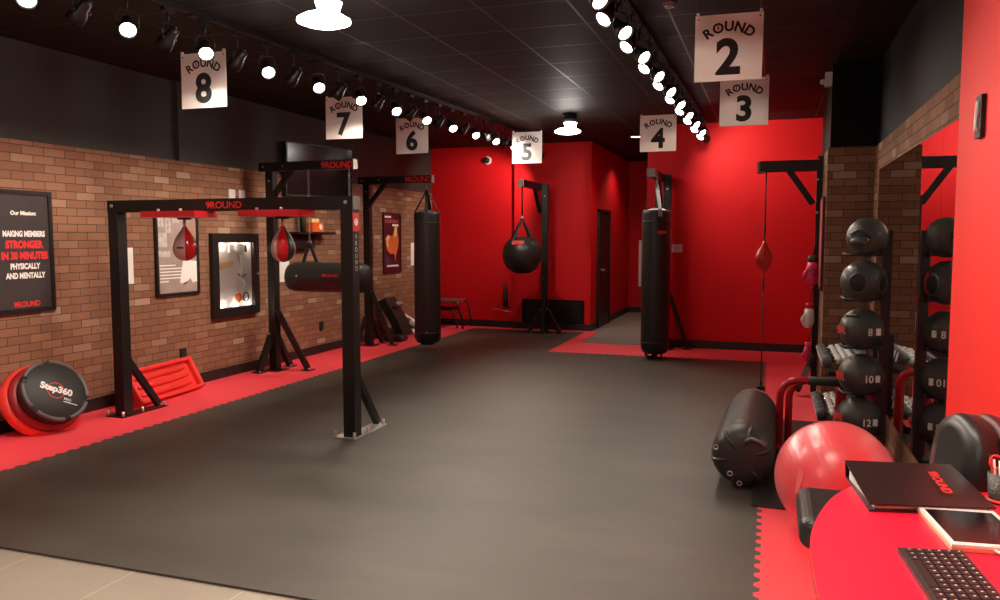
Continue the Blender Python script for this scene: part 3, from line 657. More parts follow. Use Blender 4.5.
for (a, b, c_, d_) in ((6.26, 6.34, 1.66, 1.80), (6.36, 6.44, 1.60, 1.80), (6.46, 6.56, 1.70, 1.80), (6.26, 6.38, 1.46, 1.60), (6.26, 6.42, 1.36, 1.42)): rect(m, a, b, c_, d_, .019)
m.build('photo_tiles', mat('pale_print', (.55, .48, .45), .5, var=.5, vscale=20), t)
m = MB()
for k in range(8): poly(m, [(6.28+.05*(k % 4), 1.64+.06*(k//4)), (6.30+.05*(k % 4), 1.63+.06*(k//4)), (6.305+.05*(k % 4), 1.68+.06*(k//4))], .021)
m.build('photo_figures', M_sepia, t)
# display case
t = thing('display_case', (Xw, 7.42, .69), 'black framed wall case with lit white interior behind glass', 'display case')
y0, y1, z0, z1 = 7.02, 7.83, .68, 1.60
frame(y0, y1, z0, z1, .10, .05, t)
rect(MB(), y0+.1, y1-.1, z0+.1, z1-.1, 0, .01).build('back_panel', M_whiteplastic, t)
poly(MB(), [(7.14, .80), (7.42, .80), (7.44, 1.22), (7.38, 1.30), (7.14, 1.26)], .012).build('white_sheet', M_white, t)
poly(MB(), [(7.14, 1.20), (7.40, 1.24), (7.40, 1.30), (7.14, 1.27)], .015).build('folded_strip', M_yellow, t)
MB().b2((Xw+.012, 7.32, 1.39), (Xw+.035, 7.58, 1.48)).build('small_box', M_whiteplastic, t)
MB().b2((Xw+.012, 7.58, 1.39), (Xw+.035, 7.62, 1.47)).build('box_side', M_ink, t)
MB().tube([(Xw+.025, 7.50, 1.36), (Xw+.025, 7.54, 1.22), (Xw+.025, 7.50, 1.12), (Xw+.025, 7.60, 1.03), (Xw+.025, 7.53, .94)], [.010, .014, .013, .014, .010], 10).build('white_figure', M_whiteplastic, t)
MB().tube([(Xw+.03, 7.46, 1.15), (Xw+.03, 7.52, 1.1), (Xw+.03, 7.60, 1.14)], .008, 8).tube([(Xw+.025, 7.60+.05*math.cos(a), .88+.05*math.sin(a)) for a in [2*PI*k/12 for k in range(12)]], .008, 6, closed=True).build('dark_item', M_iron, t)
MB().tube([(Xw+.028, 7.46+.04*math.cos(a), .88+.05*math.sin(a)) for a in [2*PI*k/12 for k in range(12)]], .012, 6, closed=True).build('red_item', M_orangebox, t)
MB().b2((Xw+.043, y0+.1, z0+.1), (Xw+.046, y1-.1, z1-.1)).build('glass_pane', M_glass, t)
MB().cyl((Xw+.05, 7.79, 1.14), (Xw+.065, 7.79, 1.14), .014).build('lock', M_bolt, t)
for q in (7.2, 7.42, 7.64): lamp('case_fill', (Xw+.036, q, 1.485), (-.3, 0, -1), 1.3, kind='POINT', radius=.012)  # unseen point lights added to brighten the case interior
for q in (7.2, 7.42, 7.64): lamp('case_fill', (Xw+.036, q, .80), (-.3, 0, 1), .8, kind='POINT', radius=.012)
# TV
t = thing('wall_television', (Xw, 8.97, 2.4), 'large dark television tilted on the upper left wall above the bag stand', 'television')
ax = (Vector((0, 1, 0)), Vector((-.20, 0, .98)).cross(Vector((0, 1, 0))).normalized(), Vector((.20, 0, .98)).normalized())
tu = Vector((.26, .965, 0)).normalized(); tn = Vector((.965, -.26, -.03)).normalized(); ax = (tu, tn, tu.cross(tn)*-1)
if ax[2].z < 0: ax = (ax[0], ax[1], -ax[2])
c = Vector((Xw+.20, 8.93, 2.40))
MB().box(c, (1.14, .05, .67), ax, bev=.006).build('casing', M_frame, t)
MB().box(c+ax[1]*.0255, (1.10, .004, .62), ax).build('screen', M_screen, t)
MB().box((Xw+.09, 8.93, 2.42), (.16, .3, .3)).box((Xw+.01, 8.93, 2.42), (.02, .5, .44)).build('wall_bracket', M_steel, t)
m = MB(); bolts(m, [c+ax[2]*.345+ax[0]*q for q in (-.35, .12)], (0, 0, 1), .012, .012); m.build('bezel_glint', M_chrome, t)  # chrome studs stand in for spot reflections on the bezel
# shelf with orange box
t = thing('wall_shelf', (Xw, 8.82, 1.6), 'small black shelf with bracket on the brick wall above the horizontal bag', 'shelf')
MB().b2((Xw, 8.40, 1.60), (Xw+.22, 9.28, 1.625)).build('board', M_steel, t)
MB().b2((Xw, 8.46, 1.42), (Xw+.10, 8.95, 1.60)).build('bracket_box', M_steel, t)
tag(MB().b2((Xw+.02, 8.83, 1.625), (Xw+.15, 9.10, 1.75), bev=.01).build('orange_box', M_orangebox), 'bright orange plastic box with a white button standing on the wall shelf', 'box')
MB().cyl((Xw+.15, 9.0, 1.69), (Xw+.165, 9.0, 1.69), .035).build('white_button', M_white, bpy.data.objects['orange_box'])
tag(MB().b2((Xw+.03, 8.84, 1.7505), (Xw+.13, 9.02, 1.80), bev=.006).build('small_carton', M_yellow), 'small yellow carton lying on top of the orange box', 'box')
tag(MB().lathe([(.035, 1.6255), (.04, 1.70), (.04, 1.85), (.02, 1.88), (.02, 1.91), (0, 1.91)], (Xw+.10, 8.68, 0), n=16).build('spray_bottle', M_hole), 'black bottle standing on the wall shelf beside the orange box', 'bottle')
# far fighter poster
t = thing('framed_poster', (Xw, 11.33, 1.0), 'dark red framed fighter poster with an orange figure, further along the brick wall', 'poster')
frame(11.03, 11.64, 1.0, 1.95, .025, .03, t, M_maroon); rect(MB(), 11.05, 11.62, 1.02, 1.93, 0, .018).build('print', M_maroon, t)
m = MB(); rect(m, 11.08, 11.30, 1.865, 1.895, .018); rect(m, 11.34, 11.56, 1.735, 1.77, .018); rect(m, 11.14, 11.54, 1.095, 1.125, .018); m.build('white_lettering', M_white, t)
MB().text('KICKBOXING', wpt(11.33, 1.815, .018), VR, VU, .055, .01, 1, .002, maxw=.48).build('lettering', mat('salmon_ink', (.65, .18, .16), .6), t)
poly(MB(), [(11.12, 1.52), (11.20, 1.60), (11.33, 1.58), (11.42, 1.66), (11.50, 1.66), (11.56, 1.52), (11.52, 1.38), (11.46, 1.28), (11.44, 1.16), (11.40, 1.30), (11.26, 1.30), (11.14, 1.36)], .019).build('figure_print', M_orange, t)
m = MB(); poly(m, [(11.10, 1.54), (11.18, 1.60), (11.24, 1.56), (11.18, 1.50), (11.20, 1.40), (11.14, 1.42)], .021); poly(m, [(11.40, 1.68), (11.44, 1.74), (11.50, 1.72), (11.50, 1.60), (11.44, 1.56), (11.38, 1.60)], .021); m.build('highlight_print', M_yellow, t)
poly(MB(), [(11.08, 1.30), (11.20, 1.28), (11.28, 1.14), (11.08, 1.12)], .020).build('shade_print', M_purple, t)
# outlet low on brick
tag(MB().b2((Xw, 9.18, .31), (Xw+.02, 9.26, .43)).build('wall_outlet', M_ink), 'small black outlet low on the brick wall behind the near post', 'outlet')
tag(MB().b2((Xw, 6.28, .30), (Xw+.02, 6.36, .42)).build('wall_outlet', M_ink), 'small black outlet on the brick wall above the red step platform', 'outlet')
bpy.data.objects['wall_outlet.001'].location.y = .25
# pipe up the dark wall
tag(MB().b2((XL-.02, 6.58, 2.33), (XL+.03, 6.68, H)).build('wall_conduit', M_blackpaint), 'black vertical conduit on the upper dark wall behind the ROUND 8 sign', 'conduit')

# ---------------------------------------------------------------- left floor objects
def disc_dir(): return Vector((.80, -.62, .30)).normalized()
dd = Vector((.84, -.12, .50)).normalized(); cu, cv, _ = basis(dd)
cu = Vector((0, 0, 1)).cross(dd).normalized(); cv = dd.cross(cu).normalized()
rq = Matrix.Rotation(math.radians(-30), 3, dd); cu, cv = rq @ cu, rq @ cv
c0 = Vector((-5.335, 4.715, .345))
t = thing('balance_step', (-5.35, 4.7, .012), 'round balance step with a black top and red base leaning on the brick wall', 'balance step')
S_ = .262
MB().lathe([(S_*.86, -.10), (S_*.97, -.085), (S_*1.0, -.03), (S_*.97, -.005), (S_*.9, 0)], c0, dd, 48).build('platform_rim', M_stepblack, t)
MB().lathe([(S_*.91, -.001), (S_*.90, .003), (0, .004)], c0, dd, 48).build('top_surface', M_stepblack, t)
m = MB()
for k in range(6):
    a0 = PI/6+k*PI/3-.42; pts = [c0+(cu*math.cos(a0+.84*j/8)+cv*math.sin(a0+.84*j/8))*S_*.945 for j in range(9)]
    m.tube(pts, .017, 8)
m.build('rim_segment', M_greyrim, t)
MB().lathe([(.16, -.18), (.265, -.175), (.285, -.16), (.288, -.135), (.28, -.115), (.25, -.10)], c0, dd, 48).build('middle_ring', M_darkred, t)
TU = (Vector((0, 1, 0))-dd*dd.y); TU = cu
MB().tube([c0+dd*.003+(cu*math.cos(a)+cv*math.sin(a))*.066 for a in [2*PI*k/32 for k in range(32)]], .004, 6, closed=True).build('red_ring_print', M_redink, t)
MB().text('Step360', c0+dd*.008+cv*.01, cu, cv, .056, .045, 1.0, .004).text('PRO', c0+cu*.10-cv*.052, cu, cv, .022, .02, 1, .006, ).build('lettering', M_white, t)
MB().box(c0+cu*.125-cv*.078+dd*.006, (.11, .006, .002), (cu, cv, dd)).build('small_print', M_white, t)
# its inflated red bladder ring
t2 = thing('balance_step', (-5.46, 4.80, .012), 'red round air cushion step behind the black topped one', 'balance step')
cb = c0-dd*.215
MB().tube([cb+(cu*math.cos(a)+cv*math.sin(a))*.262-cv*.0 for a in [2*PI*k/48 for k in range(48)]], .058, 14, closed=True).build('air_ring', M_redplastic, t2)
MB().lathe([(.25, .025), (0, .03)], cb, dd, 40).lathe([(.25, -.03), (0, -.032)], cb, dd, 40).build('platform', M_darkred, t2)
m = MB()
for a in (3.6, 4.55): m.box(cb+(cu*math.cos(a)+cv*math.sin(a))*.262+dd*.056, (.045, .012, .006), (cu, cv, dd))
m.build('small_print', M_white, t2)

# red step platform leaning on its side
t = thing('step_platform', (-5.45, 6.1, .012), 'red ribbed plastic step platform leaning on the brick wall behind the near frame', 'step platform')
o = Vector((-5.40, 5.62, .015)); uu = Vector((-.10, .93, 0)).normalized(); up = Vector((-.55, -.06, 1)).normalized(); up = (up-uu*up.dot(uu)).normalized(); nn = uu.cross(up)
if nn.x < 0: nn = -nn
ax = (uu, up, nn)
Lw, Lh = .98, .345
def pb(a0, a1, b0, b1, d0, d1): return o+uu*(a0+a1)/2+up*(b0+b1)/2+nn*(d0+d1)/2, (a1-a0, b1-b0, abs(d1-d0))
m = MB()
m.box(*pb(0, Lw, 0, Lh, 0, .02), ax, bev=.004)
m.build('deck', M_redplastic, t)
m = MB()
for (a0, a1, b0, b1) in ((0, Lw, 0, .035), (0, Lw, Lh-.04, Lh), (0, .04, 0, Lh), (Lw-.05, Lw, 0, Lh)): m.box(*pb(a0, a1, b0, b1, .0, .07), ax, bev=.012)
m.build('rim', M_redplastic, t)
for k in range(3):
    b_ = .085+k*.082
    m = MB(); pts = [o+uu*(.09+(Lw-.22)*j/6)+up*b_+nn*.028 for j in range(7)]; m.tube(pts, [.012, .026, .028, .028, .028, .026, .012], 12); m.build('rib', M_redplastic, t)

# kick shield and pads at the far left
t = thing('kick_shield', (-5.5, 10.95, .012), 'curved black kick shield leaning on the brick wall', 'kick shield')
m = MB(); P = []; n = 12
prof = []
for j in range(n+1):
    s_ = j/n; z = .05+.56*s_; x = -5.58+.30*(1-s_)**1.4+.06*math.sin(PI*s_); prof.append((x, z))
for j in range(n):
    (xa, za), (xb, zb_) = prof[j], prof[j+1]
    m.bar((xa, 10.92, za), (xb, 10.92, zb_+.004), .34, .13, up=(1, 0, .5))
m.build('padding', M_vinyl, t)
MB().bar((-5.40, 10.92, .52), (-5.36, 10.92, .56), .20, .06, up=(1, 0, 0)).build('handle_strap', M_grey, t)
t = thing('focus_pad', (-5.42, 11.45, .012), 'pair of white pads lying against the brick wall beside the kick shield', 'pads')
MB().bar((-5.52, 11.30, .33), (-5.22, 11.38, .14), .16, .09, up=(0, 0, 1), bev=.03).build('padding', M_whiteplastic, t)
MB().bar((-5.47, 11.25, .10), (-5.22, 11.36, .06), .14, .08, bev=.025).build('lower_pad', M_white, t)
MB().bar((-5.42, 11.26, .27), (-5.36, 11.28, .235), .17, .095).build('strap', M_grey, t)
tag(MB().b2((-5.45, 10.50, .012), (-5.12, 10.72, .11), bev=.04).build('folded_pad', M_vinyl), 'black folded pad on the red mat beside the second stand foot', 'pad')

# nested step tables
def table(x0, x1, y0, y1, h, label, m_top):
    t = thing('nesting_table', ((x0+x1)/2, (y0+y1)/2, .012), label, 'table', 'nested black tables')
    MB().b2((x0+.02, y0, h-.04), (x1-.06, y1, h), bev=.01).build('table_top', m_top, t)
    for y in (y0+.03, y1-.03):
        MB().tube([(x1-.08, y, h-.03), (x1-.03, y, h-.045), (x1, y, h-.10), (x1+.05, y, .25*h), (x1+.07, y, .02)], .017, 8).build('leg', M_steel, t)
        MB().tube([(x0+.04, y, h-.03), (x0+.0, y, h-.08), (x0-.04, y, .02)], .017, 8).build('leg', M_steel, t)
table(-5.62, -4.95, 12.30, 12.80, .50, 'black topped table with curved tube legs, taller of the nested pair', mat('table_top_dark', (.16, .07, .06), .3))
table(-5.58, -5.07, 12.36, 12.74, .36, 'low black table tucked beneath the taller one by the far red wall', M_steel)

# wall vent panel under red box
t = thing('vent_panel', (-3.38, 12.8, .1), 'flat black slatted panel low on the far red box wall', 'vent')
MB().b2((-3.97, 12.765, .125), (-2.90, 12.785, .52)).build('panel', M_soffit, t)
m = MB()
for k in range(9): m.b2((-3.92, 12.758, .16+k*.038), (-2.95, 12.766, .172+k*.038))
m.build('slat', M_frame, t)
t = thing('jump_rope_rack', (-4.33, 12.93, .3), 'small chrome wire rack on the far red wall left of the box', 'rack')
MB().tube([(-4.46, 12.93, .44), (-4.50, 12.80, .34), (-4.30, 12.79, .31), (-4.16, 12.79, .29)], .008, 6).tube([(-4.46, 12.93, .38), (-4.2, 12.93, .34)], .006, 6).build('wire_frame', M_chrome, t)
for i, x in enumerate((-4.335, -4.285)):
    tag(MB().cyl((x, 12.90, .36), (x, 12.90, .64), .022, n=8).cyl((x, 12.90, .62), (x, 12.90, .80), .009, n=6).build('jump_rope', M_ink), ('black hanging rope handle at the left above the chrome rack', 'black hanging rope handle at the right above the chrome rack')[i], 'jump rope', 'jump ropes on the far wall')
# dome camera, thermostat, sensors
t = thing('security_camera', (-4.65, 12.95, 2.88), 'small round dome camera high on the far left red wall', 'camera')
MB().lathe([(.07, 0), (.07, .03), (.055, .04)], (-4.65, 12.95, 2.88), (0, -1, 0), 24).build('mount_ring', M_whiteplastic, t)
MB().lathe([(.05, .04), (.045, .07), (.025, .09), (0, .095)], (-4.65, 12.95, 2.88), (0, -1, 0), 24).build('lens_dome', M_hole, t)
t = thing('thermostat', (-1.23, 11.3, 1.35), 'small white thermostat beside the heavy bag on the far red wall', 'thermostat')
MB().b2((-1.31, 11.275, 1.35), (-1.17, 11.3, 1.46), bev=.004).build('case', M_whiteplastic, t); MB().b2((-1.28, 11.272, 1.39), (-1.20, 11.2755, 1.43)).build('display', M_greyink, t)
t = thing('motion_sensor', (.45, 7.95, 2.95), 'small white sensor high on the dark column corner', 'sensor')
MB().b2((.43, 7.86, 2.93), (.49, 7.96, 3.05), bev=.004).build('case', M_whiteplastic, t); MB().ell((.41, 7.9, 2.97), (.025, .025, .025), 12, 8).build('sensor_eye', M_whiteplastic, t)
t = thing('smoke_detector', (-.68, 5.48, H), 'small round smoke detector on the black ceiling', 'smoke detector')
MB().lathe([(.05, 0), (.05, -.015), (.035, -.03), (0, -.032)], (-.68, 5.48, H), n=20).build('case', mat('dark_plastic', (.12, .10, .10), .4), t)
MB().tube([(-.68+.03*math.cos(a), 5.48+.03*math.sin(a), H-.034) for a in [2*PI*k/12 for k in range(12)]], .003, 5, closed=True).build('ring', M_bolt, t)
tag(MB().b2((-2.58, 16.42, .55), (-2.49, 16.45, 1.5)).build('wall_notice', M_whiteplastic), 'pale narrow panel on the hallway end wall beside the heavy bag', 'notice')

# ---------------------------------------------------------------- column side
t = thing('framed_poster', (.47, 8.1, 1.05), 'red framed poster seen edge on at the brick column side', 'poster')
MB().b2((.445, 7.90, 1.06), (.47, 8.30, 1.93)).build('frame', M_maroon, t); MB().b2((.443, 7.93, 1.09), (.446, 8.27, 1.90)).build('print', mat('pale_red_print', (.5, .10, .09), .4, var=.5, vscale=9), t)
def glove(x, y, z, s_, m, cuff, label):
    s_ *= .85
    t = thing('boxing_glove', (x, y, z-.16*s_), label, 'boxing glove', 'boxing gloves on the column mount')
    MB().tube([(x, y, z+.13*s_), (x, y, z+.06*s_)], .045*s_, 14).build('cuff', cuff, t)
    MB().tube([(x, y, z+.07*s_), (x-.003, y, z), (x-.01, y, z-.07*s_), (x-.012, y-.01, z-.12*s_), (x-.012, y-.01, z-.145*s_)], [.045*s_, .055*s_, .066*s_, .052*s_, .02*s_], 16).build('mitt', m, t)
    MB().tube([(x-.04*s_, y-.02, z), (x-.068*s_, y-.03, z-.05*s_), (x-.062*s_, y-.03, z-.09*s_)], [.02*s_, .026*s_, .018*s_], 12).build('thumb', m, t)
    MB().tube([(x, y, z+.13*s_), (x+.02, y, z+.26*s_), (x+.035, y, z+.30*s_)], .006, 6).build('hanging_loop', M_ink, t)
    return t
g = glove(.395, 8.30, 1.24, 1.25, M_pink, M_ink, 'bright pink boxing glove hanging highest beside the column')
MB().tube([(.395+.026*math.cos(a), 8.225, 1.22+.026*math.sin(a)) for a in [2*PI*k/12 for k in range(12)]], .004, 5, closed=True).build('emblem', M_ink, g)
glove(.375, 8.28, .80, 1.05, M_whiteplastic, M_redgloss, 'white and red boxing glove hanging below the pink one')
glove(.37, 8.26, .44, .8, M_pink, M_pink, 'small pink boxing glove hanging lowest beside the column')
t = thing('focus_mitt', (.36, 8.2, .012), 'black focus mitt standing on the red mat at the column foot', 'mitt')
MB().bar((.42, 8.22, .42), (.28, 8.18, .05), .10, .05, up=(1, 0, 0), bev=.015).build('padding', M_vinyl, t)
MB().bar((.38, 8.165, .30), (.34, 8.155, .20), .05, .02, up=(0, 1, 0)).build('strap', M_grey, t)

# ---------------------------------------------------------------- medicine ball rack
RX, RY = .74, 5.88
t = thing('medicine_ball_rack', (RX, RY, .022), 'tall black rack by the mirror holding five medicine balls', 'rack')
MB().b2((RX-.03, RY-.035, .022), (RX+.03, RY+.035, 1.60)).build('post', M_steel, t)
MB().b2((RX-.34, RY-.24, .022), (RX-.28, RY+.26, .06)).b2((RX-.30, RY-.03, .022), (RX+.03, RY+.03, .06)).build('base', M_steel, t)
MBZ = (1.555, 1.255, .93, .615, .32); MBX = (.615, .60, .60, .605, .60); MR = (.132, .146, .144, .146, .146)
for z, r in zip(MBZ, MR):
    a = MB(); zz = z-.11
    a.tube([(RX-.03, RY-.09, zz), (RX-.25, RY-.09, zz-.01), (RX-.27, RY, zz+.0), (RX-.25, RY+.09, zz-.01), (RX-.03, RY+.09, zz)], .010, 8).bar((RX-.02, RY-.1, zz), (RX-.02, RY+.1, zz), .02, .03)
    a.build('cradle', M_steel, t)
names = ('black medicine ball with a moulded front grip, topmost on the rack', 'black medicine ball with two round hand holes, second from the top of the rack', 'black medicine ball with a slot grip and red lettering, middle of the rack', 'black medicine ball with red lettering beside the foam grips, fourth down', 'black medicine ball lowest on the rack, half hidden by the red ball')
for i, (x, z, r) in enumerate(zip(MBX, MBZ, MR)):
    y = RY-.02; c = Vector((x, y, z))
    b = thing('medicine_ball', (x, y, z-r), names[i], 'medicine ball', 'medicine balls on the rack')
    view = Vector((-.10, -1, .03)).normalized(); side = Vector((0, 0, 1)).cross(view).normalized()*-1; side = Vector((1, -.1, 0)).normalized()
    m = MB().ell(c, (r, r, r), 40, 26)
    if i in (0, 1):
        mm = MB(); mm.ell(c, (r, r, r), 40, 26); m = mm
    o = m.build('ball', [M_medball, M_medred], b)
    if i in (0, 1):
        for p in o.data.polygons:
            if p.center.x > r*.8: p.material_index = 1 if i == 1 else 0
    def on(a, e, rr=1.0):   # point on the ball: a left/right, e up/down (radians) about the camera side
        d_ = Vector((-.10, -1, .03)).normalized(); s_ = Vector((1, -.10, 0)).normalized(); u_ = Vector((0, 0, 1))
        v_ = d_*math.cos(a)*math.cos(e)+s_*math.sin(a)*math.cos(e)+u_*math.sin(e); return c+v_*r*rr, v_
    def pad(a, e, ra, re, mt, nm, th=.004, n=20):
        P, nv = on(a, e); ring = []
        verts = [c+(P-c)*(1+th/r)]
        V = [on(a, e, 1+th/r)[0]]; F = []
        for q in (.5, 1.0):
            for k in range(n):
                t_ = 2*PI*k/n; V.append(on(a+ra*q*math.cos(t_), e+re*q*math.sin(t_), 1+th/r*(1 if q < 1 else .3))[0])
        for k in range(n): F += [(0, 1+k, 1+(k+1) % n), (1+k, 1+n+k, 1+n+(k+1) % n, 1+(k+1) % n)]
        MB().add(V, F, True).build(nm, mt, b)
        return V[1+n:]
    if i == 0:
        pad(-.35, -.10, .50, .42, M_hole, 'grip_recess')
        P = [on(-.72+.74*k/8, -.30+.10*math.sin(PI*k/8), 1.02)[0] for k in range(9)]; MB().tube(P, .028, 10).build('hand_grip', M_medball, b)
        P = [on(-.85+1.0*k/10, .12+.22*math.sin(PI*k/10), 1.0)[0] for k in range(11)]; MB().tube(P, .012, 8).build('grip_rim', M_medball, b)
    if i == 1:
        for a_, w_ in ((-.22, .40), (.98, .30)):
            V = pad(a_, -.08, w_, .46, M_hole, 'hand_hole'); MB().tube(V, .008, 8, closed=True).build('hole_rim', M_medball, b)
    if i == 2:
        pad(-.62, .78, .42, .17, M_hole, 'grip_slot')
        P = [on(-1.0+.85*k/8, .70+.05*k/8, 1.02)[0] for k in range(9)]
        MB().tube(P, .010, 8).build('slot_rim', M_medball, b)
    if i >= 2:
        P, nv = on(-.98 if i < 4 else -.95, .0 if i < 4 else .1); u_ = Vector((0, 0, 1)).cross(nv).normalized(); v_ = nv.cross(u_)
        MB().text('9R', P+nv*.004, u_, v_, .055, .03, 1.2, .003).build('red_lettering', M_redink, b)
        P, nv = on(.36, -.04); u_ = Vector((0, 0, 1)).cross(nv).normalized(); v_ = nv.cross(u_)
        MB().text('%s' % ('8', '10', '12')[i-2], P+nv*.004, u_, v_, .05, .02, .9, .004).box(P+u_*.055+nv*.0, (.026, .045, .014), (u_, v_, nv)).build('weight_mark', M_whiteplastic, b)

# ---------------------------------------------------------------- dumbbells
t = thing('dumbbell_rack', (.60, 7.2, .022), 'black two tier dumbbell rack against the brick column and mirror', 'rack')
for y in (6.80, 7.70):
    MB().bar((.80, y, .03), (.80, y, .80), .04, .05).bar((.42, y, .035), (.82, y, .035), .04, .05).build('upright', M_steel, t)
for zt in (.54, .105):
    for dx, dz in ((-.10, -.02), (.10, .03)):
        MB().bar((.60+dx, 6.78, zt+dz-.055), (.60+dx, 7.72, zt+dz-.055), .05, .015).build('shelf_rail', M_steel, t)
    MB().bar((.46, 6.80, zt-.08), (.82, 6.80, zt-.02), .03, .03).build('shelf_arm', M_steel, t); MB().bar((.46, 7.70, zt-.08), (.82, 7.70, zt-.02), .03, .03).build('shelf_arm', M_steel, t)
D = thing('dumbbell', (0, 0, 0), '', 'dumbbell')
MB().cyl((-.095, 0, 0), (.095, 0, 0), .016, n=12).build('handle', M_chrome, D)
for s_ in (-1, 1):
    MB().lathe([(.042, .092), (.054, .10), (.056, .145), (.048, .165)], (0, 0, 0), (s_, 0, 0), 6).build('head', M_iron, D)
MB().lathe([(.040, .0), (.040, .002)], (.165, 0, 0), (1, 0, 0), 14).build('weight_plate', M_whiteplastic, D); MB().lathe([(.040, .0), (.040, .002)], (-.167, 0, 0), (1, 0, 0), 14).build('weight_plate', M_whiteplastic, D)
for q in (-.06, -.01, .04): MB().cyl((q, 0, 0), (q+.036, 0, 0), .029, n=14).build('handle_label', M_white, D)
k = 0
ordn = ('nearest', 'second', 'third', 'fourth', 'fifth', 'sixth', 'seventh', 'farthest')
for tier, zt in (('upper', .54), ('lower', .105)):
    for j in range(6):
        y = 6.88+j*.148
        lab = 'grey dumbbell on the %s tier of the rack, %s one along' % (tier, ordn[j]) if j not in (0, 5) else 'grey dumbbell on the %s tier of the rack, %s the camera' % (tier, 'nearest' if j == 0 else 'farthest from')
        if k == 0: o = D; D['label'] = lab; D['group'] = 'dumbbells on the rack'
        else: o = dup(D, None, lab, 'dumbbells on the rack')
        o.location = (.58 if tier == 'upper' else .55, y, zt+.035); o.rotation_euler = (0, -.22, 0); k += 1

# ---------------------------------------------------------------- red parallel bars
t = thing('parallel_bars', (.38, 6.08, .022), 'red tubular push up bars with black foam grips behind the exercise ball', 'exercise bars', 'red exercise bars')
for i, (y, xa, zt) in enumerate(((6.02, .09, .53), (6.13, .155, .51))):
    ra = .13; xb = .82-xa
    pts = [(xa, y, .03), (xa, y, zt-ra)]+[(xa+ra*(1-math.cos(a)), y, zt-ra+ra*math.sin(a)) for a in [PI/2*k/8 for k in range(1, 9)]]+[(xb-ra+ra*math.sin(a), y, zt-ra+ra*math.cos(a)) for a in [PI/2*k/8 for k in range(0, 9)]]+[(xb, y, .03)]
    MB().tube(pts, .026, 14).build('tube', M_redtube, t)
    MB().tube([(xa+ra+.06, y, zt), (xb-ra-.02, y, zt)], .031, 14).build('foam_grip', M_foam, t)
for x in (.09, .73):
    MB().tube([(x, 5.95, .045), (x, 6.28, .045)], .022, 10).build('foot_tube', M_redtube, t)
    MB().tube([(x, 6.02, .24), (x, 6.20, .24)], .018, 10).build('cross_tube', M_redtube, t)
t2 = thing('parallel_bars', (.66, 6.52, .012), 'plain red tubular bars behind the ball rack, seen best in the mirror', 'exercise bars', 'red exercise bars')
for i, (y, xa, zt) in enumerate(((6.46, .52, .56), (6.58, .56, .54))):
    ra = .09; xb = .78-.03*i
    pts = [(xa, y, .03), (xa, y, zt-ra)]+[(xa+ra*(1-math.cos(a)), y, zt-ra+ra*math.sin(a)) for a in [PI/2*k/8 for k in range(1, 9)]]+[(xb-ra+ra*math.sin(a), y, zt-ra+ra*math.cos(a)) for a in [PI/2*k/8 for k in range(0, 9)]]+[(xb, y, .03)]
    MB().tube(pts, .026, 14).build('tube', M_redtube, t2)
for x in (.53, .765): MB().tube([(x, 6.38, .047), (x, 6.66, .047)], .022, 10).build('foot_tube', M_redtube, t2)
m = MB()
for i, ch in enumerate('FITNESS'): m.text(ch, (.808, 6.46, .42-i*.042), (0, 1, 0), (0, 0, 1), .03, .02, 1.2, .001)
m.build('lettering', M_white, t2)
m = MB()
for i, ch in enumerate('FITNESS'): m.text(ch, (.757, 6.02, .36-i*.038), (0, 1, 0), (0, 0, 1), .024, .01, 1.2, .001)
m.build('lettering', M_white, t)

# ---------------------------------------------------------------- heavy bag lying on floor
t = thing('heavy_bag', (-.11, 5.7, .022), 'wrinkled black heavy bag lying on its side on the floor mat', 'punching bag')
p, q = Vector((-.135, 4.93, .213)), Vector((-.10, 6.42, .20)); ax_ = (q-p).normalized(); L = (q-p).length
prof = [(0, -.0), (.08, -.004), (.14, .01), (.172, .04), (.185, .09)]
for k in range(1, 40):
    z = .09+(L-.16)*k/40; rr = .187-.006*(z/L)+(.0030*math.sin(k*1.9)+.003*math.sin(k*3.1) if k > 14 else .004*math.sin(k*1.3)); prof.append((rr, z))
prof += [(.178, L-.06), (.168, L-.01), (.155, L-.002), (.15, L-.02), (0, L-.025)]
MB().lathe(prof, p, ax_, 40).build('bag_body', M_vinyl2, t)
m = MB(); u_, v_ = Vector((1, 0, 0)), Vector((0, 0, 1))
for a in (.35, 1.3, 2.2, 3.3, 4.4, 5.4):
    e = u_*math.cos(a)+v_*math.sin(a); m.tube([p+e*.178+ax_*.16, p+e*.180+ax_*.08, p+e*.158+ax_*.02, p+e*.12+ax_*.0, p+e*.06+ax_*.003], [.006, .012, .014, .012, .004], 8)
m.build('end_strap', M_vinyl2, t)
MB().tube([p+u_*.02+v_*.11-ax_*.0, p+u_*.055+v_*.135-ax_*.02, p+u_*.11+v_*.115-ax_*.015, p+u_*.13+v_*.09-ax_*.0], .011, 8).build('end_handle', M_grey, t)
for i, (a, rr) in enumerate(((2.75, .165), (4.1, .115), (4.65, .15))):
    e = u_*math.cos(a)+v_*math.sin(a); cc = p+e*rr-ax_*.012
    MB().tube([cc+(u_*math.cos(b)+v_*math.sin(b))*.014 for b in [2*PI*k/10 for k in range(10)]], .004, 6, closed=True).build('ring', M_bolt, t)
MB().tube([q-ax_*.02+(u_*math.cos(a)+v_*math.sin(a))*.172 for a in [.9+1.2*k/8 for k in range(9)]], .006, 6).build('piping', mat('salmon_piping', (.7, .22, .18), .5), t)

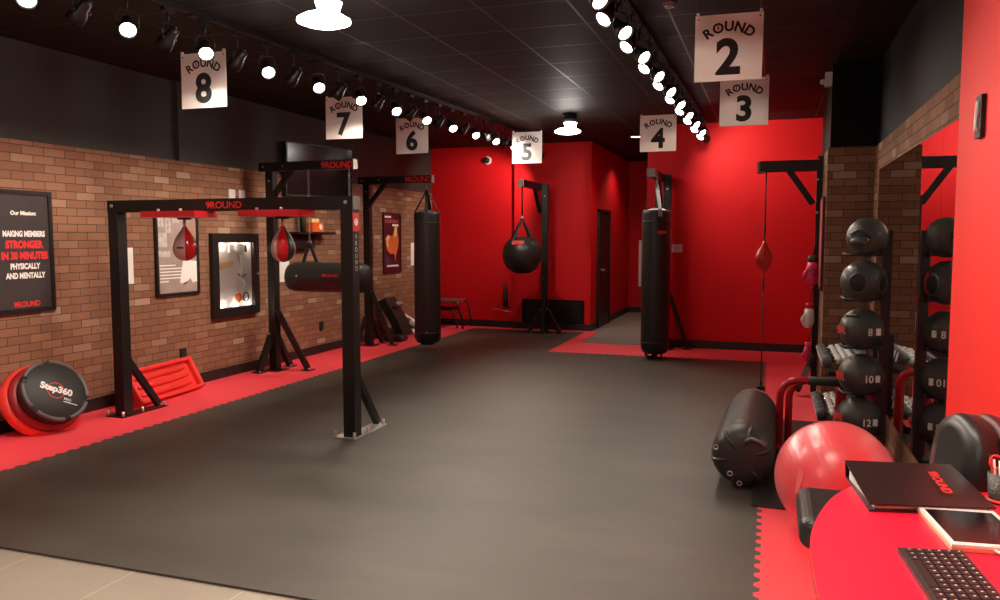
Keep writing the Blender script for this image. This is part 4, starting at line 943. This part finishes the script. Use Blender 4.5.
# ---------------------------------------------------------------- exercise ball
r = .295; c = Vector((.343, 4.36, .012+r))
t = thing('exercise_ball', (c.x, c.y, .012), 'large shiny red exercise ball on the red mat behind the desk', 'exercise ball')
prof = []
n = 90
for k in range(n+1):
    a = PI*k/n; rr = r+(.0005*math.sin(k*2.1) if abs(a-PI/2) < .9 else 0); prof.append((max(0, rr*math.sin(a)), -rr*math.cos(a)))
MB().lathe(prof, c, Vector((.92, .1, .35)).normalized(), 64).build('ball_skin', M_ball, t)
def onb(a, e): 
    d_ = Vector((-.08, -1, .25)).normalized(); s_ = Vector((1, -.08, 0)).normalized(); u_ = s_.cross(d_)*-1
    if u_.z < 0: u_ = -u_
    v = d_*math.cos(a)*math.cos(e)+s_*math.sin(a)*math.cos(e)+u_*math.sin(e); return c+v*(r+.002), v
for s_, a, e, h in (('/', -.56, -.08, .075), ('V', -.38, -.21, .035), ('U', -.27, -.21, .03), ('S', -.16, -.20, .03)):
    P, nv = onb(a, e); u_ = Vector((0, 0, 1)).cross(nv).normalized(); v_ = nv.cross(u_)
    if s_ == '/': MB().prism([(-.02, -.06), (.0, -.06), (.02, .04), (-.012, .06)], P, u_, v_, .002).build('emblem', M_pinkmark, t)
    else: MB().text(s_, P, u_, v_, h, .01, 1.2, .001).build('lettering', M_pinkmark, t)

# ---------------------------------------------------------------- desk and chair
t = thing('reception_desk', (.45, 1.7, 0), 'red laminate reception desk with a rounded corner at bottom right', 'desk')
out = [(.75, 2.92), (.55, 2.905), (.43, 2.88), (.34, 2.83), (.26, 2.73), (.20, 2.60), (.16, 2.46), (.13, 2.30), (.118, 2.14), (.12, 1.95), (.13, 1.7), (.13, 1.0), (.75, 1.0)]
def smooth2(P, k=5):
    o = []; n = len(P)
    for i in range(n-1):
        a, b, c_, d_ = P[max(i-1, 0)], P[i], P[i+1], P[min(i+2, n-1)]
        for j in range(k):
            t_ = j/k; o.append(tuple(.5*((2*b[q])+(-a[q]+c_[q])*t_+(2*a[q]-5*b[q]+4*c_[q]-d_[q])*t_*t_+(-a[q]+3*b[q]-3*c_[q]+d_[q])*t_**3) for q in (0, 1)))
    return o+[P[-1]]
out = smooth2(out[:-1])+[out[-1]]
MB().prism(out, (0, 0, .715), (1, 0, 0), (0, 1, 0), .032).build('desk_top', M_desk, t)
out2 = [(.45+(x-.45)*1.006, 1.9+(y-1.9)*1.004) for x, y in out]
MB().prism(out2, (0, 0, .716), (1, 0, 0), (0, 1, 0), .026).build('edge_band', M_deskedge, t)
MB().prism([(.46, 2.30), (.70, 2.30), (.70, 1.05), (.26, 1.05), (.26, 1.9), (.34, 2.2)], (0, 0, .012), (1, 0, 0), (0, 1, 0), .704).build('pedestal', M_desk, t)

t = thing('office_chair', (.45, 3.12, .012), 'black padded office chair behind the desk against the bright red wall', 'chair')
def cushion(mb, c, size, ax=None, bev=.03): return mb.box(c, size, ax, bev)
o = MB().box((.34, 3.09, .515), (.44, .42, .12), bev=.045); o.build('seat', M_blackleather, t)
# backrest: rounded slab with profile
bc = Vector((.60, 3.05, .0)); m = MB()
ro = []
for k in range(17):
    a = PI*k/16; ro.append((.165*math.cos(a), .80+.145*math.sin(a)))
ro += [(-.17, .66), (-.14, .60), (.14, .60), (.17, .66)]
nrm = Vector((-.97, -.22, .10)).normalized(); uh = Vector((0, 0, 1)).cross(nrm).normalized()
bo = Vector((.60, 2.97, .015))
def slab(outline, o_, u_, v_, t0, t1, sc=.9, steps=3):
    mb = MB(); n = len(outline); cx = sum(p[0] for p in outline)/n; cy = sum(p[1] for p in outline)/n; w_ = u_.cross(v_).normalized(); V = []; rings = []
    for tt, k in ((t0, sc), (t0+(t1-t0)*.25, 1), (t0+(t1-t0)*.7, 1), (t1, sc), (t1+.012, sc*.6)):
        rings.append([o_+u_*(cx+(x-cx)*k)+v_*(cy+(y-cy)*k)+w_*tt for x, y in outline])
    V = [p for r_ in rings for p in r_]; F = []
    for j in range(len(rings)-1):
        for i in range(n): F.append((j*n+i, j*n+(i+1) % n, (j+1)*n+(i+1) % n, (j+1)*n+i))
    mb.add(V, F, True); mb.add(rings[0], [tuple(range(n))[::-1]]); mb.add(rings[-1], [tuple(range(n))]); return mb
vh = nrm.cross(uh).normalized()
slab(ro, bo, uh, vh, .0, .085, .90).build('backrest', M_blackleather, t)
slab([(x*1.05, .8+(y-.8)*1.04) for x, y in ro], bo, uh, vh, -.045, -.003, .9).build('back_shell', M_chairred, t)
MB().bar((.62, 3.03, .50), (.64, 3.02, .70), .08, .03).build('back_support', M_steel, t)
MB().cyl((.36, 3.06, .10), (.36, 3.06, .49), .03).build('gas_column', M_steel, t)
for k in range(5):
    a = 2*PI*k/5+.3; e = Vector((math.cos(a), math.sin(a), 0)); MB().bar(Vector((.36, 3.06, .11))+e*.02, Vector((.36, 3.06, .075))+e*.23, .04, .03).build('base_leg', M_steel, t)
    MB().cyl(Vector((.36, 3.06, .04))+e*.22+Vector((-e.y, e.x, 0))*.02, Vector((.36, 3.06, .04))+e*.22-Vector((-e.y, e.x, 0))*.02, .028, n=14).build('caster', M_steel, t)

ZT = .747
# binder
t = thing('ring_binder', (.44, 2.68, ZT), 'black ring binder with red lettering lying on the red desk', 'binder')
A, B, C_, D_ = Vector((.252, 2.812, .812)), Vector((.575, 2.868, .812)), Vector((.637, 2.575, .772)), Vector((.293, 2.499, .772))
def quadslab(P, th, d=(0, 0, -1)):
    P = [Vector(p) for p in P]; Q = [p+Vector(d)*th for p in P]; return MB().add(P+Q, [(0, 1, 2, 3), (7, 6, 5, 4), (0, 4, 5, 1), (1, 5, 6, 2), (2, 6, 7, 3), (3, 7, 4, 0)])
quadslab([A, B, C_, D_], .004).build('front_cover', M_binder, t)
quadslab([Vector((p.x, p.y, ZT+.005)) for p in (A+Vector((.006, .03, 0)), B+Vector((.006, .03, 0)), C_, D_)], .004).build('back_cover', M_binder, t)
quadslab([A, B, B+Vector((.006, .03, -.062)), A+Vector((.006, .03, -.062))], .004, (0, 1, 0)).build('spine', M_binder, t)
q = [A+Vector((.014, -.01, -.02)), B+Vector((-.02, -.01, -.02)), C_+Vector((-.02, .02, -.012)), D_+Vector((.016, .02, -.012))]
MB().add([p for p in q]+[Vector((p.x, p.y, ZT+.006)) for p in q], [(0, 1, 2, 3), (7, 6, 5, 4), (0, 4, 5, 1), (1, 5, 6, 2), (2, 6, 7, 3), (3, 7, 4, 0)]).build('paper_stack', M_white, t)
nv = (B-A).cross(D_-A).normalized(); nv = nv if nv.z > 0 else -nv
tu = (D_-A).normalized(); tv = nv.cross(tu)
MB().text('9ROUND', Vector((.513, 2.70, 0))+Vector((0, 0, (A.z+(2.83-2.695)/.31*(-.040)+.0015))), tu, tv, .028, .03, 1.0, .003).build('lettering', M_redink, t)
m = MB()
for k in (.12, .3, .5): 
    pp = A+(D_-A)*k; m.box(pp+Vector((.004, -.001, -.006)), (.004, .006, .010))
m.build('rivet', M_chrome, t)
# tablet
t = thing('tablet_computer', (.54, 2.4, ZT), 'white framed tablet with a dark screen lying on the red desk', 'tablet')
u_ = Vector((.196, .021, 0)).normalized(); v_ = Vector((-u_.y, u_.x, 0)); o = Vector((.4275, 2.543, 0)); Wd, Ln = .20, .298
vd = Vector((.033, -.297, 0)).normalized(); 
def tb(a0, a1, b0, b1, z0, z1):
    P = [o+u_*a+vd*b+Vector((0, 0, z1)) for a, b in ((a0, b0), (a1, b0), (a1, b1), (a0, b1))]; return quadslab(P, z1-z0)
tb(-.002, Wd+.002, -.002, Ln+.002, ZT+.001, ZT+.012).build('case', M_gold, t)
tb(0, Wd, 0, Ln, ZT+.012, ZT+.018).build('body', M_tablet, t)
tb(.012, Wd-.012, .022, Ln-.022, ZT+.018, ZT+.0185).build('screen', M_screen, t)
tb(Wd/2-.008, Wd/2+.008, Ln-.018, Ln-.004, ZT+.018, ZT+.0188).build('home_button', M_tablet, t)
MB().tube([o+u_*.10+vd*(Ln+.0)+Vector((0, 0, ZT+.010)), o+u_*.115+vd*(Ln+.03)+Vector((0, 0, ZT+.008)), o+u_*.135+vd*(Ln+.10)+Vector((0, 0, ZT+.005)), o+u_*.2+vd*(Ln+.2)+Vector((0, 0, ZT+.004))], .004, 8).build('cable', M_tablet, t)
# keyboard
t = thing('computer_keyboard', (.43, 2.0, ZT), 'black computer keyboard on the red desk at the bottom right corner', 'keyboard')
ko = Vector((.326, 2.194, ZT)); ku = Vector((.155, .032, 0)).normalized(); kd = Vector((.013, -.31, 0)).normalized(); kd = Vector((ku.y, -ku.x, 0))*1.0
kd = (Vector((.028, -.31, 0))).normalized()
def kb(a0, a1, b0, b1, z0, z1):
    P = [ko+ku*a+kd*b+Vector((0, 0, z1)) for a, b in ((a0, b0), (a1, b0), (a1, b1), (a0, b1))]; return quadslab(P, z1-z0)
kb(0, .158, 0, .44, .001, .012).build('body', M_kbody, t)
kp = None
for r_ in range(6):
    for c_ in range(16):
        if r_ == 0 and 3 <= c_ <= 8 and c_ != 3: continue
        a0 = .012+r_*.0235; b0 = .012+c_*.0262; ln = .0235
        if r_ == 0 and c_ == 3: ln = .0262*6-.003
        kb(a0, a0+.0205, b0, b0+ln, .012, .017).build('key', M_key, t)
m = MB()
for r_ in range(6):
    for c_ in range(16):
        if r_ == 0 and c_ > 2 and c_ < 9: continue
        a = .018+r_*.0235+.004; b = .012+c_*.0262+.007
        P = [ko+ku*(a+x)+kd*(b+y)+Vector((0, 0, .0174)) for x, y in ((0, 0), (.0055, 0), (.0055, .0045), (0, .0045))]; m.add(P, [(0, 1, 2, 3)])
m.build('key_legend', M_white, t)
# pen cup with scissors
cx, cy = .685, 2.72
t = thing('pen_cup', (cx, cy, ZT), 'dark metal pen cup at the right edge of the desk', 'cup')
MB().lathe([(.036, 0), (.036, .004), (.040, .09), (.037, .09), (.034, .006), (0, .006)], (cx, cy, ZT), n=28).build('cup_body', M_mesh, t)
MB().lathe([(.041, .004), (.046, .007), (.041, .012)], (cx, cy, ZT), n=28).build('base_ring', M_redplastic, t)
t = thing('scissors', (cx, cy, ZT+.01), 'red handled scissors standing in the pen cup', 'scissors')
for s_ in (-1, 1):
    cc = Vector((cx+s_*.018-.004, cy-.01, ZT+.125)); MB().tube([cc+Vector((.015*math.cos(a), 0, .02*math.sin(a))) for a in [2*PI*k/14 for k in range(14)]], .0045, 8, closed=True).build('handle', M_redplastic, t)
    MB().bar((cx+s_*.010, cy-.008, ZT+.105), (cx-s_*.004, cy, ZT+.01), .006, .002).build('blade', M_chrome, t)
for i, (dx, dy, tx, ty, m_) in enumerate(((-.025, -.012, -.012, -.004, M_white), (-.014, -.024, -.006, -.012, M_white), (-.028, .008, -.014, .006, M_redplastic))):
    pn = thing('pen', (cx+tx, cy+ty, ZT+.008), ('white pen leaning left in the pen cup', 'white pen leaning forward in the pen cup', 'red pen leaning at the back of the pen cup')[i], 'pen', 'pens in the cup')
    MB().cyl((cx+tx, cy+ty, ZT+.008), (cx+dx*1.15, cy+dy*1.15, ZT+.135), .0035, n=8).build('barrel', m_, pn)
    MB().cyl((cx+dx*1.15, cy+dy*1.15, ZT+.135), (cx+dx*1.2, cy+dy*1.2, ZT+.145), .0025, n=8).build('cap', M_ink, pn)

# plaque on near red wall
t = thing('wall_plaque', (.8, 3.62, 1.96), 'small narrow dark plaque on the bright red wall near the camera', 'plaque')
MB().b2((.782, 3.66, 1.955), (.80, 3.75, 2.125)).build('board', M_ink, t)
MB().tube([(.780, 3.70, 2.10), (.775, 3.685, 2.06), (.780, 3.72, 2.02), (.775, 3.69, 1.98)], .010, 6).build('white_relief', M_whiteplastic, t)
